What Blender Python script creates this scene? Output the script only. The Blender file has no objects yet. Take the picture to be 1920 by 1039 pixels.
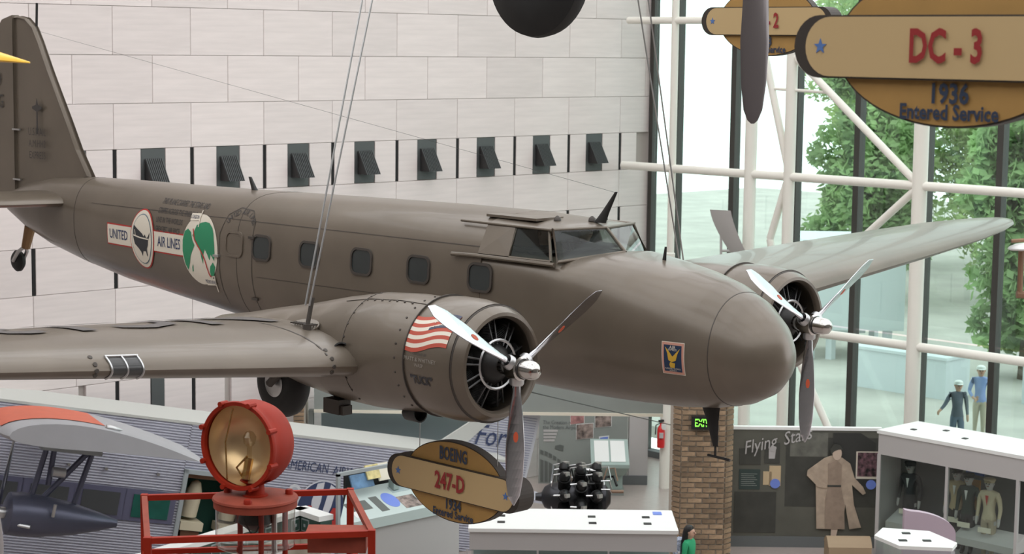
import bpy, bmesh, math, random
import numpy as np
from mathutils import Vector, Matrix
random.seed(7)
SC = bpy.context.scene; COL = SC.collection

# ------------------------------------------------------------ camera
F_PX, IW, IH = 3670.0, 1920, 1039
YAW, PITCH, ROLL = math.radians(45.5), math.radians(6.76), math.radians(0.7)
CAM = Vector((0, 0, 10.2))
RT = Vector((math.sin(YAW), -math.cos(YAW), 0)); FH = Vector((math.cos(YAW), math.sin(YAW), 0)); UP = Vector((0, 0, 1))
FW = FH*math.cos(PITCH) - UP*math.sin(PITCH); UC = RT.cross(FW)
CR = RT*math.cos(ROLL) + UC*math.sin(ROLL); CU = UC*math.cos(ROLL) - RT*math.sin(ROLL)
cd = bpy.data.cameras.new('camera'); cam = bpy.data.objects.new('camera', cd); COL.objects.link(cam)
m3 = Matrix((CR, CU, -FW)).transposed(); cam.matrix_world = Matrix.Translation(CAM) @ m3.to_4x4()
cd.sensor_width = 36; cd.lens = 36*F_PX/IW; cd.clip_end = 500
cd.dof.use_dof = True; cd.dof.focus_distance = 20.5; cd.dof.aperture_fstop = 4.0
SC.camera = cam

# ------------------------------------------------------------ world: bright overcast sky
w = bpy.data.worlds.new('overcast_sky'); SC.world = w; w.use_nodes = True
bg = w.node_tree.nodes['Background']; bg.inputs[0].default_value = (0.97, 0.98, 1.0, 1); bg.inputs[1].default_value = 2.65
SC.view_settings.view_transform = 'Standard'; SC.view_settings.look = 'None'; SC.view_settings.gamma = 1
SC.view_settings.exposure = 0.0; SC.view_settings.use_curve_mapping = False

# ------------------------------------------------------------ measuring helpers (a sight line met with a real plane)
def ray(px, py): return FW + CR*((px-IW/2)/F_PX) - CU*((py-IH/2)/F_PX)
def atx(px, py, x): r = ray(px, py); return CAM + r*((x-CAM.x)/r.x)
def aty(px, py, y): r = ray(px, py); return CAM + r*((y-CAM.y)/r.y)
def atz(px, py, z): r = ray(px, py); return CAM + r*((z-CAM.z)/r.z)
def atd(px, py, d): r = ray(px, py); return CAM + r*(d/r.dot(FH))
def V(r, d, z): return RT*r + FH*d + UP*z          # diagonal exhibit axes: across, along, up

# ------------------------------------------------------------ materials
MATS = {}
def mat(name, col, rough=0.6, metal=0.0, var=0.0, scale=3.0, bump=0.0, bscale=40.0, stretch=(1, 1, 1), rnd=0.0, spec=0.5, alpha=None, emit=None, coat=0.0):
    if name in MATS: return MATS[name]
    m = bpy.data.materials.new(name); m.use_nodes = True; nt = m.node_tree; n = nt.nodes; l = nt.links
    b = n['Principled BSDF']; b.inputs['Base Color'].default_value = (*col, 1); b.inputs['Roughness'].default_value = rough
    b.inputs['Metallic'].default_value = metal; b.inputs['Specular IOR Level'].default_value = spec
    b.inputs['Coat Weight'].default_value = coat
    tc = n.new('ShaderNodeTexCoord'); mp = n.new('ShaderNodeMapping'); mp.inputs['Scale'].default_value = stretch
    l.new(tc.outputs['Object'], mp.inputs['Vector'])
    if var or rnd:
        nz = n.new('ShaderNodeTexNoise'); nz.inputs['Scale'].default_value = scale; nz.inputs['Detail'].default_value = 5
        l.new(mp.outputs[0], nz.inputs['Vector'])
        mr = n.new('ShaderNodeMapRange'); mr.inputs['To Min'].default_value = 1-var; mr.inputs['To Max'].default_value = 1+var
        mr.inputs['From Min'].default_value = .3; mr.inputs['From Max'].default_value = .7
        l.new(nz.outputs['Fac'], mr.inputs['Value'])
        mul = n.new('ShaderNodeVectorMath'); mul.operation = 'SCALE'; mul.inputs[0].default_value = col
        if rnd:
            oi = n.new('ShaderNodeObjectInfo'); mr2 = n.new('ShaderNodeMapRange'); mr2.inputs['To Min'].default_value = 1-rnd; mr2.inputs['To Max'].default_value = 1+rnd
            l.new(oi.outputs['Random'], mr2.inputs['Value']); mm = n.new('ShaderNodeMath'); mm.operation = 'MULTIPLY'
            l.new(mr.outputs[0], mm.inputs[0]); l.new(mr2.outputs[0], mm.inputs[1]); l.new(mm.outputs[0], mul.inputs['Scale'])
        else: l.new(mr.outputs[0], mul.inputs['Scale'])
        l.new(mul.outputs[0], b.inputs['Base Color'])
    if bump:
        nb = n.new('ShaderNodeTexNoise'); nb.inputs['Scale'].default_value = bscale; l.new(mp.outputs[0], nb.inputs['Vector'])
        bp = n.new('ShaderNodeBump'); bp.inputs['Strength'].default_value = bump; bp.inputs['Distance'].default_value = .02
        l.new(nb.outputs['Fac'], bp.inputs['Height']); l.new(bp.outputs[0], b.inputs['Normal'])
    if emit: b.inputs['Emission Color'].default_value = (*col, 1); b.inputs['Emission Strength'].default_value = emit
    MATS[name] = m; return m
def glassmat(name, tint, refl=0.06, rough=0.0):
    if name in MATS: return MATS[name]
    m = bpy.data.materials.new(name); m.use_nodes = True; nt = m.node_tree; n = nt.nodes; l = nt.links
    n.remove(n['Principled BSDF']); out = n['Material Output']
    t = n.new('ShaderNodeBsdfTransparent'); t.inputs[0].default_value = (*tint, 1)
    g = n.new('ShaderNodeBsdfGlossy'); g.inputs['Roughness'].default_value = rough
    lw = n.new('ShaderNodeLayerWeight'); lw.inputs['Blend'].default_value = .5
    fr = n.new('ShaderNodeMath'); fr.operation = 'POWER'; fr.inputs[1].default_value = 5.0; l.new(lw.outputs['Facing'], fr.inputs[0])
    mx = n.new('ShaderNodeMixShader'); ma = n.new('ShaderNodeMath'); ma.operation = 'ADD'; ma.inputs[1].default_value = refl; ma.use_clamp = True
    l.new(fr.outputs[0], ma.inputs[0]); l.new(ma.outputs[0], mx.inputs[0]); l.new(t.outputs[0], mx.inputs[1]); l.new(g.outputs[0], mx.inputs[2])
    l.new(mx.outputs[0], out.inputs['Surface']); MATS[name] = m; return m

PAINT = mat('olive_grey_paint', (.140, .114, .087), .33, .25, .10, 1.3, .03, 6, coat=.12)
PAINT_D = mat('dark_olive_paint', (.06, .05, .042), .5, .2, .1, 2)
LETTER = mat('faded_dark_lettering', (.05, .044, .042), .6)
WLETTER = mat('faded_wing_lettering', (.085, .074, .07), .55)
ALU = mat('polished_aluminium', (.58, .58, .61), .17, 1.0, .05, 4)
STEEL = mat('brushed_steel', (.5, .5, .5), .35, .9)
BLACK = mat('black_rubber', (.007, .007, .007), .6, 0, .2, 6)
DARK = mat('dark_metal', (.035, .034, .033), .5, .5)
CABIN_GLASS = mat('dark_cabin_glass', (.03, .036, .036), .12, 0, .1, 2)
CREAM = mat('cream_paint', (.74, .68, .56), .5)
RED = mat('red_paint', (.27, .018, .006), .55, 0, .12, 5, spec=.2)
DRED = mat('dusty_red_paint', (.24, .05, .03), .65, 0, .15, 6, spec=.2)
WHITE = mat('white_tube_paint', (.80, .77, .70), .45)
MARBLE = mat('pale_pink_marble', (.70, .62, .60), .5, 0, .06, 1.6, 0, 40, (.55, 1, 7), .05)
JOINT = mat('stone_joint', (.42, .37, .34), .9)
MULL = mat('dark_bronze_mullion', (.055, .05, .045), .5, .3)
GREYP = mat('grey_green_panel', (.26, .28, .26), .7, 0, .03, 2)
BLUEP = mat('pale_blue_grey_panel', (.36, .44, .45), .7, 0, .02, 2)
CASEW = mat('white_case_top', (.80, .80, .78), .5)
CASEG = mat('light_grey_case', (.46, .44, .43), .6)
BRICKM = mat('buff_brown_brick', (.27, .185, .115), .85, 0, .25, 14, .3, 60, (1, 1, 1), .35)
MORTAR = mat('pale_mortar', (.50, .44, .37), .9)
SLATE = mat('slate_base', (.13, .14, .14), .7)
PRINTK = mat('dark_print', (.03, .03, .035), .7)
NAVY = mat('navy_print', (.03, .045, .11), .6)
REDP = mat('red_print', (.42, .03, .025), .6)
CREAMP = mat('cream_print', (.66, .60, .50), .6)
GREENP = mat('green_print', (.02, .22, .10), .6)
BLUEDOT = mat('blue_disc_print', (.16, .24, .66), .6)
PAPER = mat('white_paper', (.75, .75, .73), .7)
SKIN = mat('skin', (.52, .31, .22), .6)

def leafmat(name, col):
    m = bpy.data.materials.new(name); m.use_nodes = True; nt = m.node_tree; n = nt.nodes; l = nt.links; n.remove(n['Principled BSDF'])
    tc = n.new('ShaderNodeTexCoord'); nz = n.new('ShaderNodeTexNoise'); nz.inputs['Scale'].default_value = .7; l.new(tc.outputs['Object'], nz.inputs['Vector'])
    mr = n.new('ShaderNodeMapRange'); mr.inputs['From Min'].default_value = .3; mr.inputs['From Max'].default_value = .7; mr.inputs['To Min'].default_value = .65; mr.inputs['To Max'].default_value = 1.35; l.new(nz.outputs['Fac'], mr.inputs['Value'])
    sc = n.new('ShaderNodeVectorMath'); sc.operation = 'SCALE'; sc.inputs[0].default_value = col; l.new(mr.outputs[0], sc.inputs['Scale'])
    d = n.new('ShaderNodeBsdfDiffuse'); t = n.new('ShaderNodeBsdfTranslucent'); mx = n.new('ShaderNodeMixShader'); mx.inputs[0].default_value = .45
    for s_ in (d, t): l.new(sc.outputs[0], s_.inputs['Color'])
    l.new(d.outputs[0], mx.inputs[1]); l.new(t.outputs[0], mx.inputs[2]); l.new(mx.outputs[0], n['Material Output'].inputs['Surface']); return m

# ------------------------------------------------------------ mesh helpers
class MB:
    def __init__(s): s.v = []; s.f = []; s.mi = []; s.cur = 0
    def add(s, vs, fs):
        o = len(s.v); s.v += [tuple(p) for p in vs]; s.f += [tuple(i+o for i in f) for f in fs]; s.mi += [s.cur]*len(fs); return s
    def box(s, c, size, ax=None):
        c = Vector(c); a = ax or (Vector((1, 0, 0)), Vector((0, 1, 0)), UP); h = [x/2 for x in size]
        vs = [c + a[0]*h[0]*i + a[1]*h[1]*j + a[2]*h[2]*k for i in (-1, 1) for j in (-1, 1) for k in (-1, 1)]
        return s.add(vs, [(0, 1, 3, 2), (4, 6, 7, 5), (0, 4, 5, 1), (2, 3, 7, 6), (0, 2, 6, 4), (1, 5, 7, 3)])
    def tube(s, pts, r, n=10, cap=True):
        pts = [Vector(p) for p in pts]; rs = r if isinstance(r, (list, tuple)) else [r]*len(pts); vs = []; fs = []
        t0 = (pts[1]-pts[0]).normalized(); a = t0.orthogonal().normalized()
        for i, p in enumerate(pts):
            t = (pts[min(i+1, len(pts)-1)] - pts[max(i-1, 0)]).normalized(); a = (a - t*a.dot(t)).normalized(); b = t.cross(a)
            vs += [p + (a*math.cos(2*math.pi*k/n) + b*math.sin(2*math.pi*k/n))*rs[i] for k in range(n)]
        for i in range(len(pts)-1):
            fs += [(i*n+k, i*n+(k+1) % n, (i+1)*n+(k+1) % n, (i+1)*n+k) for k in range(n)]
        if cap: fs += [tuple(range(n))[::-1], tuple(range((len(pts)-1)*n, len(pts)*n))]
        return s.add(vs, fs)
    def lathe(s, o, axis, prof, n=24, closed=False):     # prof: (radius, along)
        o = Vector(o); t = Vector(axis).normalized(); a = t.orthogonal().normalized(); b = t.cross(a); vs = []; fs = []
        for (r, h) in prof: vs += [o + t*h + (a*math.cos(2*math.pi*k/n) + b*math.sin(2*math.pi*k/n))*max(r, 1e-4) for k in range(n)]
        m = len(prof)
        for i in range(m if closed else m-1):
            j = (i+1) % m; fs += [(i*n+k, i*n+(k+1) % n, j*n+(k+1) % n, j*n+k) for k in range(n)]
        return s.add(vs, fs)
    def loft(s, secs, closed=True, cap=True):
        n = len(secs[0]); vs = [p for q in secs for p in q]; fs = []
        for i in range(len(secs)-1):
            for k in range(n if closed else n-1): fs.append((i*n+k, i*n+(k+1) % n, (i+1)*n+(k+1) % n, (i+1)*n+k))
        if cap: fs += [tuple(range(n))[::-1], tuple(range((len(secs)-1)*n, len(secs)*n))]
        return s.add(vs, fs)
    def slab(s, poly, nrm, th):                          # polygon pushed back along -nrm by th
        poly = [Vector(p) for p in poly]; nrm = Vector(nrm).normalized(); n = len(poly)
        vs = poly + [p - nrm*th for p in poly]
        return s.add(vs, [tuple(range(n)), tuple(range(n, 2*n))[::-1]] + [(i, i+n, (i+1) % n+n, (i+1) % n) for i in range(n)])
    def build(s, name, m, parent=None, smooth=False, **kw):
        me = bpy.data.meshes.new(name); me.from_pydata(s.v, [], s.f)
        ms = m if isinstance(m, (list, tuple)) else [m]
        for q in ms: me.materials.append(q)
        if len(ms) > 1: me.polygons.foreach_set('material_index', s.mi)
        bm = bmesh.new(); bm.from_mesh(me); bmesh.ops.recalc_face_normals(bm, faces=bm.faces); bm.to_mesh(me); bm.free()
        return link(name, me, parent, smooth, **kw)
def link(name, me, parent=None, smooth=False, label=None, cat=None, group=None, kind=None, local=False):
    if smooth:
        me.polygons.foreach_set('use_smooth', [True]*len(me.polygons))
        try: me.set_sharp_from_angle(angle=math.radians(38))
        except Exception: pass
    o = bpy.data.objects.new(name, me); COL.objects.link(o)
    if parent is not None:
        o.parent = parent
        if not local and parent.type == 'EMPTY': o.matrix_parent_inverse = Matrix.Translation(-parent.location)
        elif not local and parent.get('_org'): o.matrix_parent_inverse = Matrix.Translation(-Vector(parent['_org']))
    elif not local:
        co = np.empty(len(me.vertices)*3); me.vertices.foreach_get('co', co); co = co.reshape(-1, 3)
        org = Vector(((co[:, 0].min()+co[:, 0].max())/2, (co[:, 1].min()+co[:, 1].max())/2, co[:, 2].min()))
        me.transform(Matrix.Translation(-org)); o.location = org; o['_org'] = tuple(org)
    tag(o, label, cat, group, kind); return o
def tag(o, label=None, cat=None, group=None, kind=None):
    for k, v in (('label', label), ('category', cat), ('group', group), ('kind', kind)):
        if v: o[k] = v
    return o
def thing(name, loc, label, cat, group=None):
    o = bpy.data.objects.new(name, None); COL.objects.link(o); o.location = loc; o.empty_display_size = .2
    return tag(o, label, cat, group)
def copy_tree(o, parent=None):
    c = o.copy(); COL.objects.link(c); c.parent = parent
    for ch in list(o.children): copy_tree(ch, c)
    return c
def shape(name, polys, m, parent=None, nrm=None, th=.004, **kw):
    b = MB()
    for p in polys: b.slab(p, nrm, th)
    return b.build(name, m, parent, **kw)
def textmesh(body, size, align='CENTER', bold=0.0, space=1.0, shear=0.0):
    cu = bpy.data.curves.new('txt', 'FONT'); cu.body = body; cu.size = size; cu.align_x = align; cu.align_y = 'CENTER'
    cu.offset = bold; cu.space_character = space; cu.shear = shear; cu.resolution_u = 2
    t = bpy.data.objects.new('txt', cu); COL.objects.link(t); bpy.context.view_layer.update()
    me = bpy.data.meshes.new_from_object(t.evaluated_get(bpy.context.evaluated_depsgraph_get()))
    bpy.data.objects.remove(t); bpy.data.curves.remove(cu); return me
def writing(name, body, size, o, ux, uy, m, parent=None, sx=1.0, bold=0.0, space=1.0, shear=0.0, off=.006, fn=None, align='CENTER', **kw):
    me = textmesh(body, size, align, bold, space, shear); o = Vector(o); ux = Vector(ux).normalized(); uy = Vector(uy).normalized(); nn = ux.cross(uy)
    if fn is None:
        me.transform(Matrix(((ux.x*sx, uy.x, nn.x, o.x+nn.x*off), (ux.y*sx, uy.y, nn.y, o.y+nn.y*off), (ux.z*sx, uy.z, nn.z, o.z+nn.z*off), (0, 0, 0, 1))))
    else:
        bm = bmesh.new(); bm.from_mesh(me); st = max(.05, size*.08)
        if size > .11:
            for ax in (0, 1):
                c_ = [v.co[ax] for v in bm.verts]; k = min(c_)+st
                while k < max(c_):
                    co = [0, 0, 0]; no = [0, 0, 0]; co[ax] = k; no[ax] = 1
                    bmesh.ops.bisect_plane(bm, geom=bm.verts[:]+bm.edges[:]+bm.faces[:], plane_co=co, plane_no=no); k += st
        bmesh.ops.triangulate(bm, faces=bm.faces[:])
        for v in bm.verts: v.co = fn(v.co.x*sx, v.co.y)
        bm.to_mesh(me); bm.free()
    me.materials.append(m); return link(name, me, parent, **kw)
def gridshape(name, polys2, m, fn, parent=None, step=.07, **kw):   # 2-D polygons cut into a grid, then laid on a curved skin by fn(a,b)
    bm = bmesh.new()
    for p in polys2:
        bm.faces.new([bm.verts.new((a, b, 0)) for a, b in p])
    xs = [v.co.x for v in bm.verts]; ys = [v.co.y for v in bm.verts]
    for lo, hi, ax in ((min(xs), max(xs), 0), (min(ys), max(ys), 1)):
        k = lo+step
        while k < hi:
            co = [0, 0, 0]; no = [0, 0, 0]; co[ax] = k; no[ax] = 1
            bmesh.ops.bisect_plane(bm, geom=bm.verts[:]+bm.edges[:]+bm.faces[:], plane_co=co, plane_no=no); k += step
    bmesh.ops.triangulate(bm, faces=bm.faces[:])
    for v in bm.verts: v.co = fn(v.co.x, v.co.y)
    me = bpy.data.meshes.new(name); bm.to_mesh(me); bm.free(); me.materials.append(m)
    return link(name, me, parent, True, **kw)
def ell(a, b, n=32, ca=0, cb=0): return [(ca+a*math.cos(2*math.pi*k/n), cb+b*math.sin(2*math.pi*k/n)) for k in range(n)]
def rrect(w_, h_, r, n=5):
    out = []
    for cx, cy, a0 in ((w_/2-r, h_/2-r, 0), (-w_/2+r, h_/2-r, 90), (-w_/2+r, -h_/2+r, 180), (w_/2-r, -h_/2+r, 270)):
        out += [(cx+r*math.cos(math.radians(a0+90*k/n)), cy+r*math.sin(math.radians(a0+90*k/n))) for k in range(n+1)]
    return out
def interp(tab, y):                                       # smooth table lookup, tab rows sorted by first column
    xs = [r[0] for r in tab]; out = []
    for c in range(1, len(tab[0])): out.append(float(np.interp(y, xs, [r[c] for r in tab])))
    return out
# ============================================================ SETTING
YW, XG = 32.2, 36.37
CZ = [2.70, 3.60, 4.51, 5.42, 6.31, 7.21, 8.11, 8.99, 9.92, 10.85, 11.75, 12.65, 13.55]
PIT = 1.797; X0 = 21.776                                   # slab pitch, first vent
b = MB(); b.box((14, YW+.31, 9.5), (44.9, .5, 19)); wall = b.build('wall_back', JOINT, kind='structure')
# slabs share one mesh per size
smesh = {}
def slabmesh(wd, ht):
    k = (round(wd, 3), round(ht, 3))
    if k not in smesh:
        g = .008; me = bpy.data.meshes.new('marble_slab'); q = MB(); e = .005
        x, z = wd/2-g/2, ht/2-g/2
        vs = [(-x, 0, -z), (x, 0, -z), (x, 0, z), (-x, 0, z), (-x+e, -e, -z+e), (x-e, -e, -z+e), (x-e, -e, z-e), (-x+e, -e, z-e), (-x, .06, -z), (x, .06, -z), (x, .06, z), (-x, .06, z)]
        fs = [(4, 5, 6, 7), (0, 1, 5, 4), (1, 2, 6, 5), (2, 3, 7, 6), (3, 0, 4, 7), (8, 9, 1, 0), (9, 10, 2, 1), (10, 11, 3, 2), (11, 8, 0, 3)]
        me.from_pydata(vs, [], fs); me.materials.append(MARBLE); smesh[k] = me
    return smesh[k]
def slab_at(xa, xb, za, zb):
    xb = min(xb, XG-.02)
    if xb-xa < .1: return
    o = bpy.data.objects.new('marble_slab', slabmesh(xb-xa, zb-za)); COL.objects.link(o); o.parent = wall
    o.matrix_parent_inverse = Matrix.Translation(-wall.location); o.location = ((xa+xb)/2, YW, (za+zb)/2)
VW, SW = .57, .085
vent_x = [X0+PIT*k for k in range(-2, 9) if X0+PIT*k < XG-.6]
for r in range(len(CZ)-1):
    za, zb = CZ[r], CZ[r+1]
    rowtype = {7.21: 'vent', 5.42: 'slot', 2.70: 'vent'}.get(za, '')
    if rowtype == 'vent':
        for k in range(-3, 9):
            vx = X0+PIT*k; sx = vx+PIT/2+.02
            vw = VW if za > 7 else (.32 if k in (0, -1) else .0)
            slab_at(vx+vw/2+(.05 if za < 7 else 0), sx-SW/2, za, zb); slab_at(sx+SW/2, vx+PIT-vw/2+(.05 if za < 7 else 0), za, zb)
    elif rowtype == 'slot':
        for k in range(-3, 9): slab_at(X0-PIT/2+PIT*k+.02+SW/2, X0+PIT/2+PIT*k+.02-SW/2, za, zb)
    else:
        off = 0 if r % 2 else PIT/2
        for k in range(-3, 10): slab_at(X0+PIT*(k-1)+off, X0+PIT*k+off, za, zb)
for (za, zb) in ((.0, .9), (.9, 1.8), (1.8, 2.7)):
    for k in range(-1, 9): slab_at(X0+PIT*(k-1)+(PIT/2 if za == .9 else 0), X0+PIT*k+(PIT/2 if za == .9 else 0), za, zb)
# louvred vents in the upper row
VENTP = mat('vent_grey', (.085, .09, .09), .5, .3); VENTD = mat('vent_dark_louvre', (.03, .029, .029), .5, .3)
def make_vent(x, z0, label):
    t = thing('wall_vent', (x, YW, z0), label, 'vent', 'louvred vents in the marble wall')
    q = MB(); q.box((0, .03, .45), (VW-.02, .05, .88)); q.build('panel', VENTP, t, local=True)
    h = MB(); y0 = -.012
    A = [(-.2, y0, .70), (.2, y0, .70), (.2, -.30, .20), (-.2, -.30, .20), (-.2, y0, .20), (.2, y0, .20)]
    h.add(A, [(0, 1, 2, 3), (0, 3, 4), (1, 5, 2), (3, 2, 5, 4), (0, 4, 5, 1)]); hood = h.build('hood', VENTD, t, local=True)
    for i in range(9):
        f = MB(); xx = -.18+i*.045; f.add([(xx-.006, y0-.02, .70), (xx+.006, y0-.02, .70), (xx+.006, -.318, .2), (xx-.006, -.318, .2), (xx-.006, y0, .69), (xx+.006, y0, .69), (xx+.006, -.29, .2), (xx-.006, -.29, .2)],
              [(0, 1, 2, 3), (0, 3, 7, 4), (1, 5, 6, 2), (3, 2, 6, 7), (0, 4, 5, 1)]); f.build('louvre_rib', VENTP, hood, local=True)
    return t
v0 = None
for i, k in enumerate(range(-1, 8)):
    x = X0+PIT*k
    if x > XG-1: continue
    lab = 'dark grey louvred vent with tilted hood in the upper vent row of the marble wall'
    lab = 'dark grey louvred vent with tilted hood, %s from the glass wall in the upper row' % ('ninth eighth seventh sixth fifth fourth third second first'.split()[i])
    if v0 is None: v0 = make_vent(x, 7.215, lab)
    else: c = copy_tree(v0); c.location = (x, YW, 7.215); c['label'] = lab
SLOTD = mat('painted_slot_shade', (.012, .011, .011), .9)
for za in (7.21, 5.42, 2.70):
    for k in range(-3, 9):
        sx = X0+PIT/2+PIT*k+.02
        if sx < XG-.2: q = MB(); q.box((sx, YW+.03, za+.45), (SW, .04, .89)); q.build('slot', SLOTD, wall)  # near-black filler puts the shade inside each opening into its colour
b = MB(); b.box((X0+.05, YW+.0, 3.15), (.30, .04, .89)); b.build('wall_vent_panel', VENTP, label='plain dark grey upright vent panel low in the marble wall under the near wing', cat='vent')
# floor, terrace outside, dark unseen walls added behind the viewer to block light, roof beams with open skylights
FLOORM = mat('pinkish_terrazzo', (.36, .305, .28), .35, 0, .06, 8)
b = MB(); b.box((14.2, 12.2, -.1), (44.6, 40.6, .2)); b.build('floor', FLOORM, kind='structure')
BLOCKM = mat('light_blocking_wall', (.16, .15, .14), .8)
b = MB(); b.box((14, -8.2, 9.5), (44.6, .3, 19)); b.build('blocking_wall_front', BLOCKM, kind='structure')
b = MB(); b.box((-8.2, 12.2, 9.5), (.3, 40.6, 19)); b.build('blocking_wall_left', BLOCKM, kind='structure')
b = MB()
for k in range(8): b.box((-5.5+k*6, 12.2, 19.2), (.5, 40.6, .6))
for k in range(7): b.box((14.2, -5+k*6, 19.5), (44.6, .5, .6))
b.build('ceiling', WHITE, kind='structure')
b = MB(); b.box((-3.2, 0, 8.45), (9.5, 15, .3)); b.build('balcony_floor', FLOORM, kind='structure')
# ---- glass wall: mullions, panes, white tubes
PANE = glassmat('green_tinted_glazing', (.80, .90, .87), .05)
win = MB(); win.box((XG, 32.1, 9.5), (.2, .12, 19)); win = win.build('window_1', MULL, kind='structure')
ys = [31.294, 29.51, 27.67, 25.93, 24.1, 22.27, 20.45, 18.65, 16.85, 15.05, 13.25, 11.45, 9.65, 7.85]
zs = [.15, 3.9, 7.33, 10.82, 14.3, 17.8]
for i, y in enumerate(ys):
    q = MB(); q.box((XG, y, 9.5), (.22, .15, 19)); q.build('mullion', MULL, win)
    y1 = ys[i-1] if i else 32.1
    for j in range(len(zs)-1):
        q = MB(); q.box((XG, (y+y1)/2, (zs[j]+zs[j+1])/2), (.012, abs(y1-y)-.13, zs[j+1]-zs[j]-.04)); q.build('pane', PANE, win)
q = MB(); q.box((XG, 20, .08), (.3, 24.4, .16)); q.build('sill', SLATE, win)
XT = 35.17
tr = MB(); tr.tube([(XT, 31.9, 10.82), (XT, 6, 10.82)], .085, 14); truss = tr.build('trim_1', WHITE, kind='structure', smooth=True)
def tb(name, pts, r): q = MB(); q.tube(pts, r, 14); return q.build(name, WHITE, truss, smooth=True)
for z in (3.9, 7.34, 14.3): tb('tube_rail', [(XT, 32.0, z), (XT, 6, z)], .10)
for y, r in ((30.42, .09), (28.07, .14), (26.96, .13), (23.5, .16), (20.1, .14), (16.7, .14), (13.2, .14)): tb('tube_column', [(XT, y, 0), (XT, y, 18.8)], r)
for a, c in (((27.75, 10.1), (26.96, 7.4)), ((26.96, 7.4), (27.45, 5.9)), ((27.05, 10.15), (23.5, 7.34)), ((23.5, 7.34), (25.4, 5.7)), ((26.96, 3.9), (25.3, 1.2)), ((23.5, 14.3), (26.96, 10.9)), ((27.45, 5.9), (26.96, 3.9))):
    tb('tube_brace', [(XT, a[0], a[1]), (XT, c[0], c[1])], .085)
tb('tube_link', [(XT, 27.6, 9.3), (XT, 26.0, 9.25)], .035)
q = MB(); q.tube([(33.9, 29.35, 0), (33.9, 29.35, 5.5)], .13, 14); q.build('white_post', WHITE, smooth=True, label='slim white steel post standing beside the wall-mounted fire extinguisher', cat='post')
# ---- outside: terrace, low walls, pale pavilion, trees
PAVE = mat('pale_paving', (.44, .42, .38), .8, 0, .15, .5)
b = MB(); b.box((72, 30, .45), (70, 110, .3)); b.build('terrace', PAVE, kind='structure')
CONC = mat('pale_concrete', (.62, .66, .68), .7)
pav = V(0, 60, 0); b = MB(); b.box(V(10.55, 61.5, 2.95), (3.2, 3.0, 2.8), (RT, FH, UP)); b.box(V(10.0, 61.5, 1.5), (2.0, 2.6, .12), (RT, FH, UP)); pav = b.build('pavilion', CONC, label='pale boxy pavilion on slim columns outside the glass wall', cat='building')
for r_, d_ in ((9.3, 60.3), (9.95, 60.3), (11.7, 60.3), (9.3, 62.6), (11.7, 62.6)):
    q = MB(); q.box(V(r_, d_, 1.05), (.22, .22, 1.0)); q.build('column', CONC, pav)
for c, s_, lb in (((46.5, 31.2, 1.15), (1.2, 3.2, 1.1), 'low pale concrete planter wall below the pavilion columns'), ((47.5, 27.2, 1.2), (.9, 1.4, 1.2), 'square pale concrete plinth beside the white window column'), ((58, 22.5, 1.3), (.6, 14, 1.4), 'long low grey terrace wall behind the walking men')):
    b = MB(); b.box(c, s_); b.box((c[0], c[1], c[2]+s_[2]/2+.04), (s_[0]+.1, s_[1]+.1, .08)); b.build('planter_wall', CONC, label=lb, cat='wall')
LEAF = [leafmat('leaf_green', (.33, .46, .22)), leafmat('leaf_pale', (.48, .60, .30))]
BARK = mat('bark', (.12, .09, .07), .9, 0, .2, 4)
def tree(x, y, z0, h, r, label, n=2600, leaf=0, name='tree', cat='tree'):
    t = thing(name, (x, y, z0), label, cat, 'trees outside the glass wall' if cat == 'tree' else None); rg = random.Random(int(x*31+y*7))
    if cat == 'tree':
        q = MB(); q.tube([(x, y, z0), (x+.1, y, z0+h*.3), (x-.1, y+.1, z0+h*.75)], [.28, .2, .07], 8)
        for k in range(6):
            a = k*1.05; q.tube([(x, y, z0+h*(.3+.06*k)), (x+math.cos(a)*r*.6, y+math.sin(a)*r*.6, z0+h*(.5+.06*k))], [.1, .03], 6)
        q.build('trunk', BARK, t, smooth=True)
    blobs = [(rg.uniform(-.6, .6)*r, rg.uniform(-.6, .6)*r, (rg.uniform(.14, .95) if cat == 'tree' else rg.uniform(.3, .7))*h, rg.uniform(.25, .5)*r) for _ in range(46)]
    vs = []; fs = []
    for k in range(n):
        bx, by, bz, br = rg.choice(blobs); u = Vector((rg.gauss(0, 1), rg.gauss(0, 1), rg.gauss(0, .8))).normalized()*br*rg.uniform(.6, 1.05)
        c = Vector((x+bx, y+by, z0+bz))+u; a = Vector((rg.gauss(0, 1), rg.gauss(0, 1), rg.gauss(0, 1))).normalized(); bb = a.orthogonal().normalized(); s_ = rg.uniform(.10, .24)
        o = len(vs); vs += [c-a*s_, c+bb*s_*.5, c+a*s_, c-bb*s_*.5]; fs.append((o, o+1, o+2, o+3))
    me = bpy.data.meshes.new('foliage'); me.from_pydata([tuple(v) for v in vs], [], fs); me.materials.append(LEAF[leaf])
    link('foliage', me, t, kind='stuff')
for r_, d_, h, r, lf, lb in ((13.7, 75, 13, 2.7, 0, 'full green tree standing directly behind the pale pavilion'), (16.4, 87, 16, 3.4, 1, 'tall pale green tree rising behind the pavilion tree'), (19.0, 74, 13, 2.9, 1, 'light green tree between the two thick white window columns'),
        (21.6, 86, 15, 3.6, 0, 'broad green tree in the second row beyond the terrace wall'), (15.2, 57, 9, 1.9, 0, 'dark green tree drooping over the terrace by the walking men'), (23.2, 74, 14, 3.0, 0, 'green tree farthest along the terrace front row'), (27, 88, 16, 3.8, 1, 'tall pale green tree at the far end of the terrace')):
    p_ = V(r_, d_, 0); tree(p_.x, p_.y, .5, h, r, lb, 17000, lf)
p_ = V(9.6, 66, 0); tree(p_.x, p_.y, .6, 1.9, 1.5, 'bright green leafy bush behind the pavilion columns', 1500, 1, 'bush', 'bush')
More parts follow.
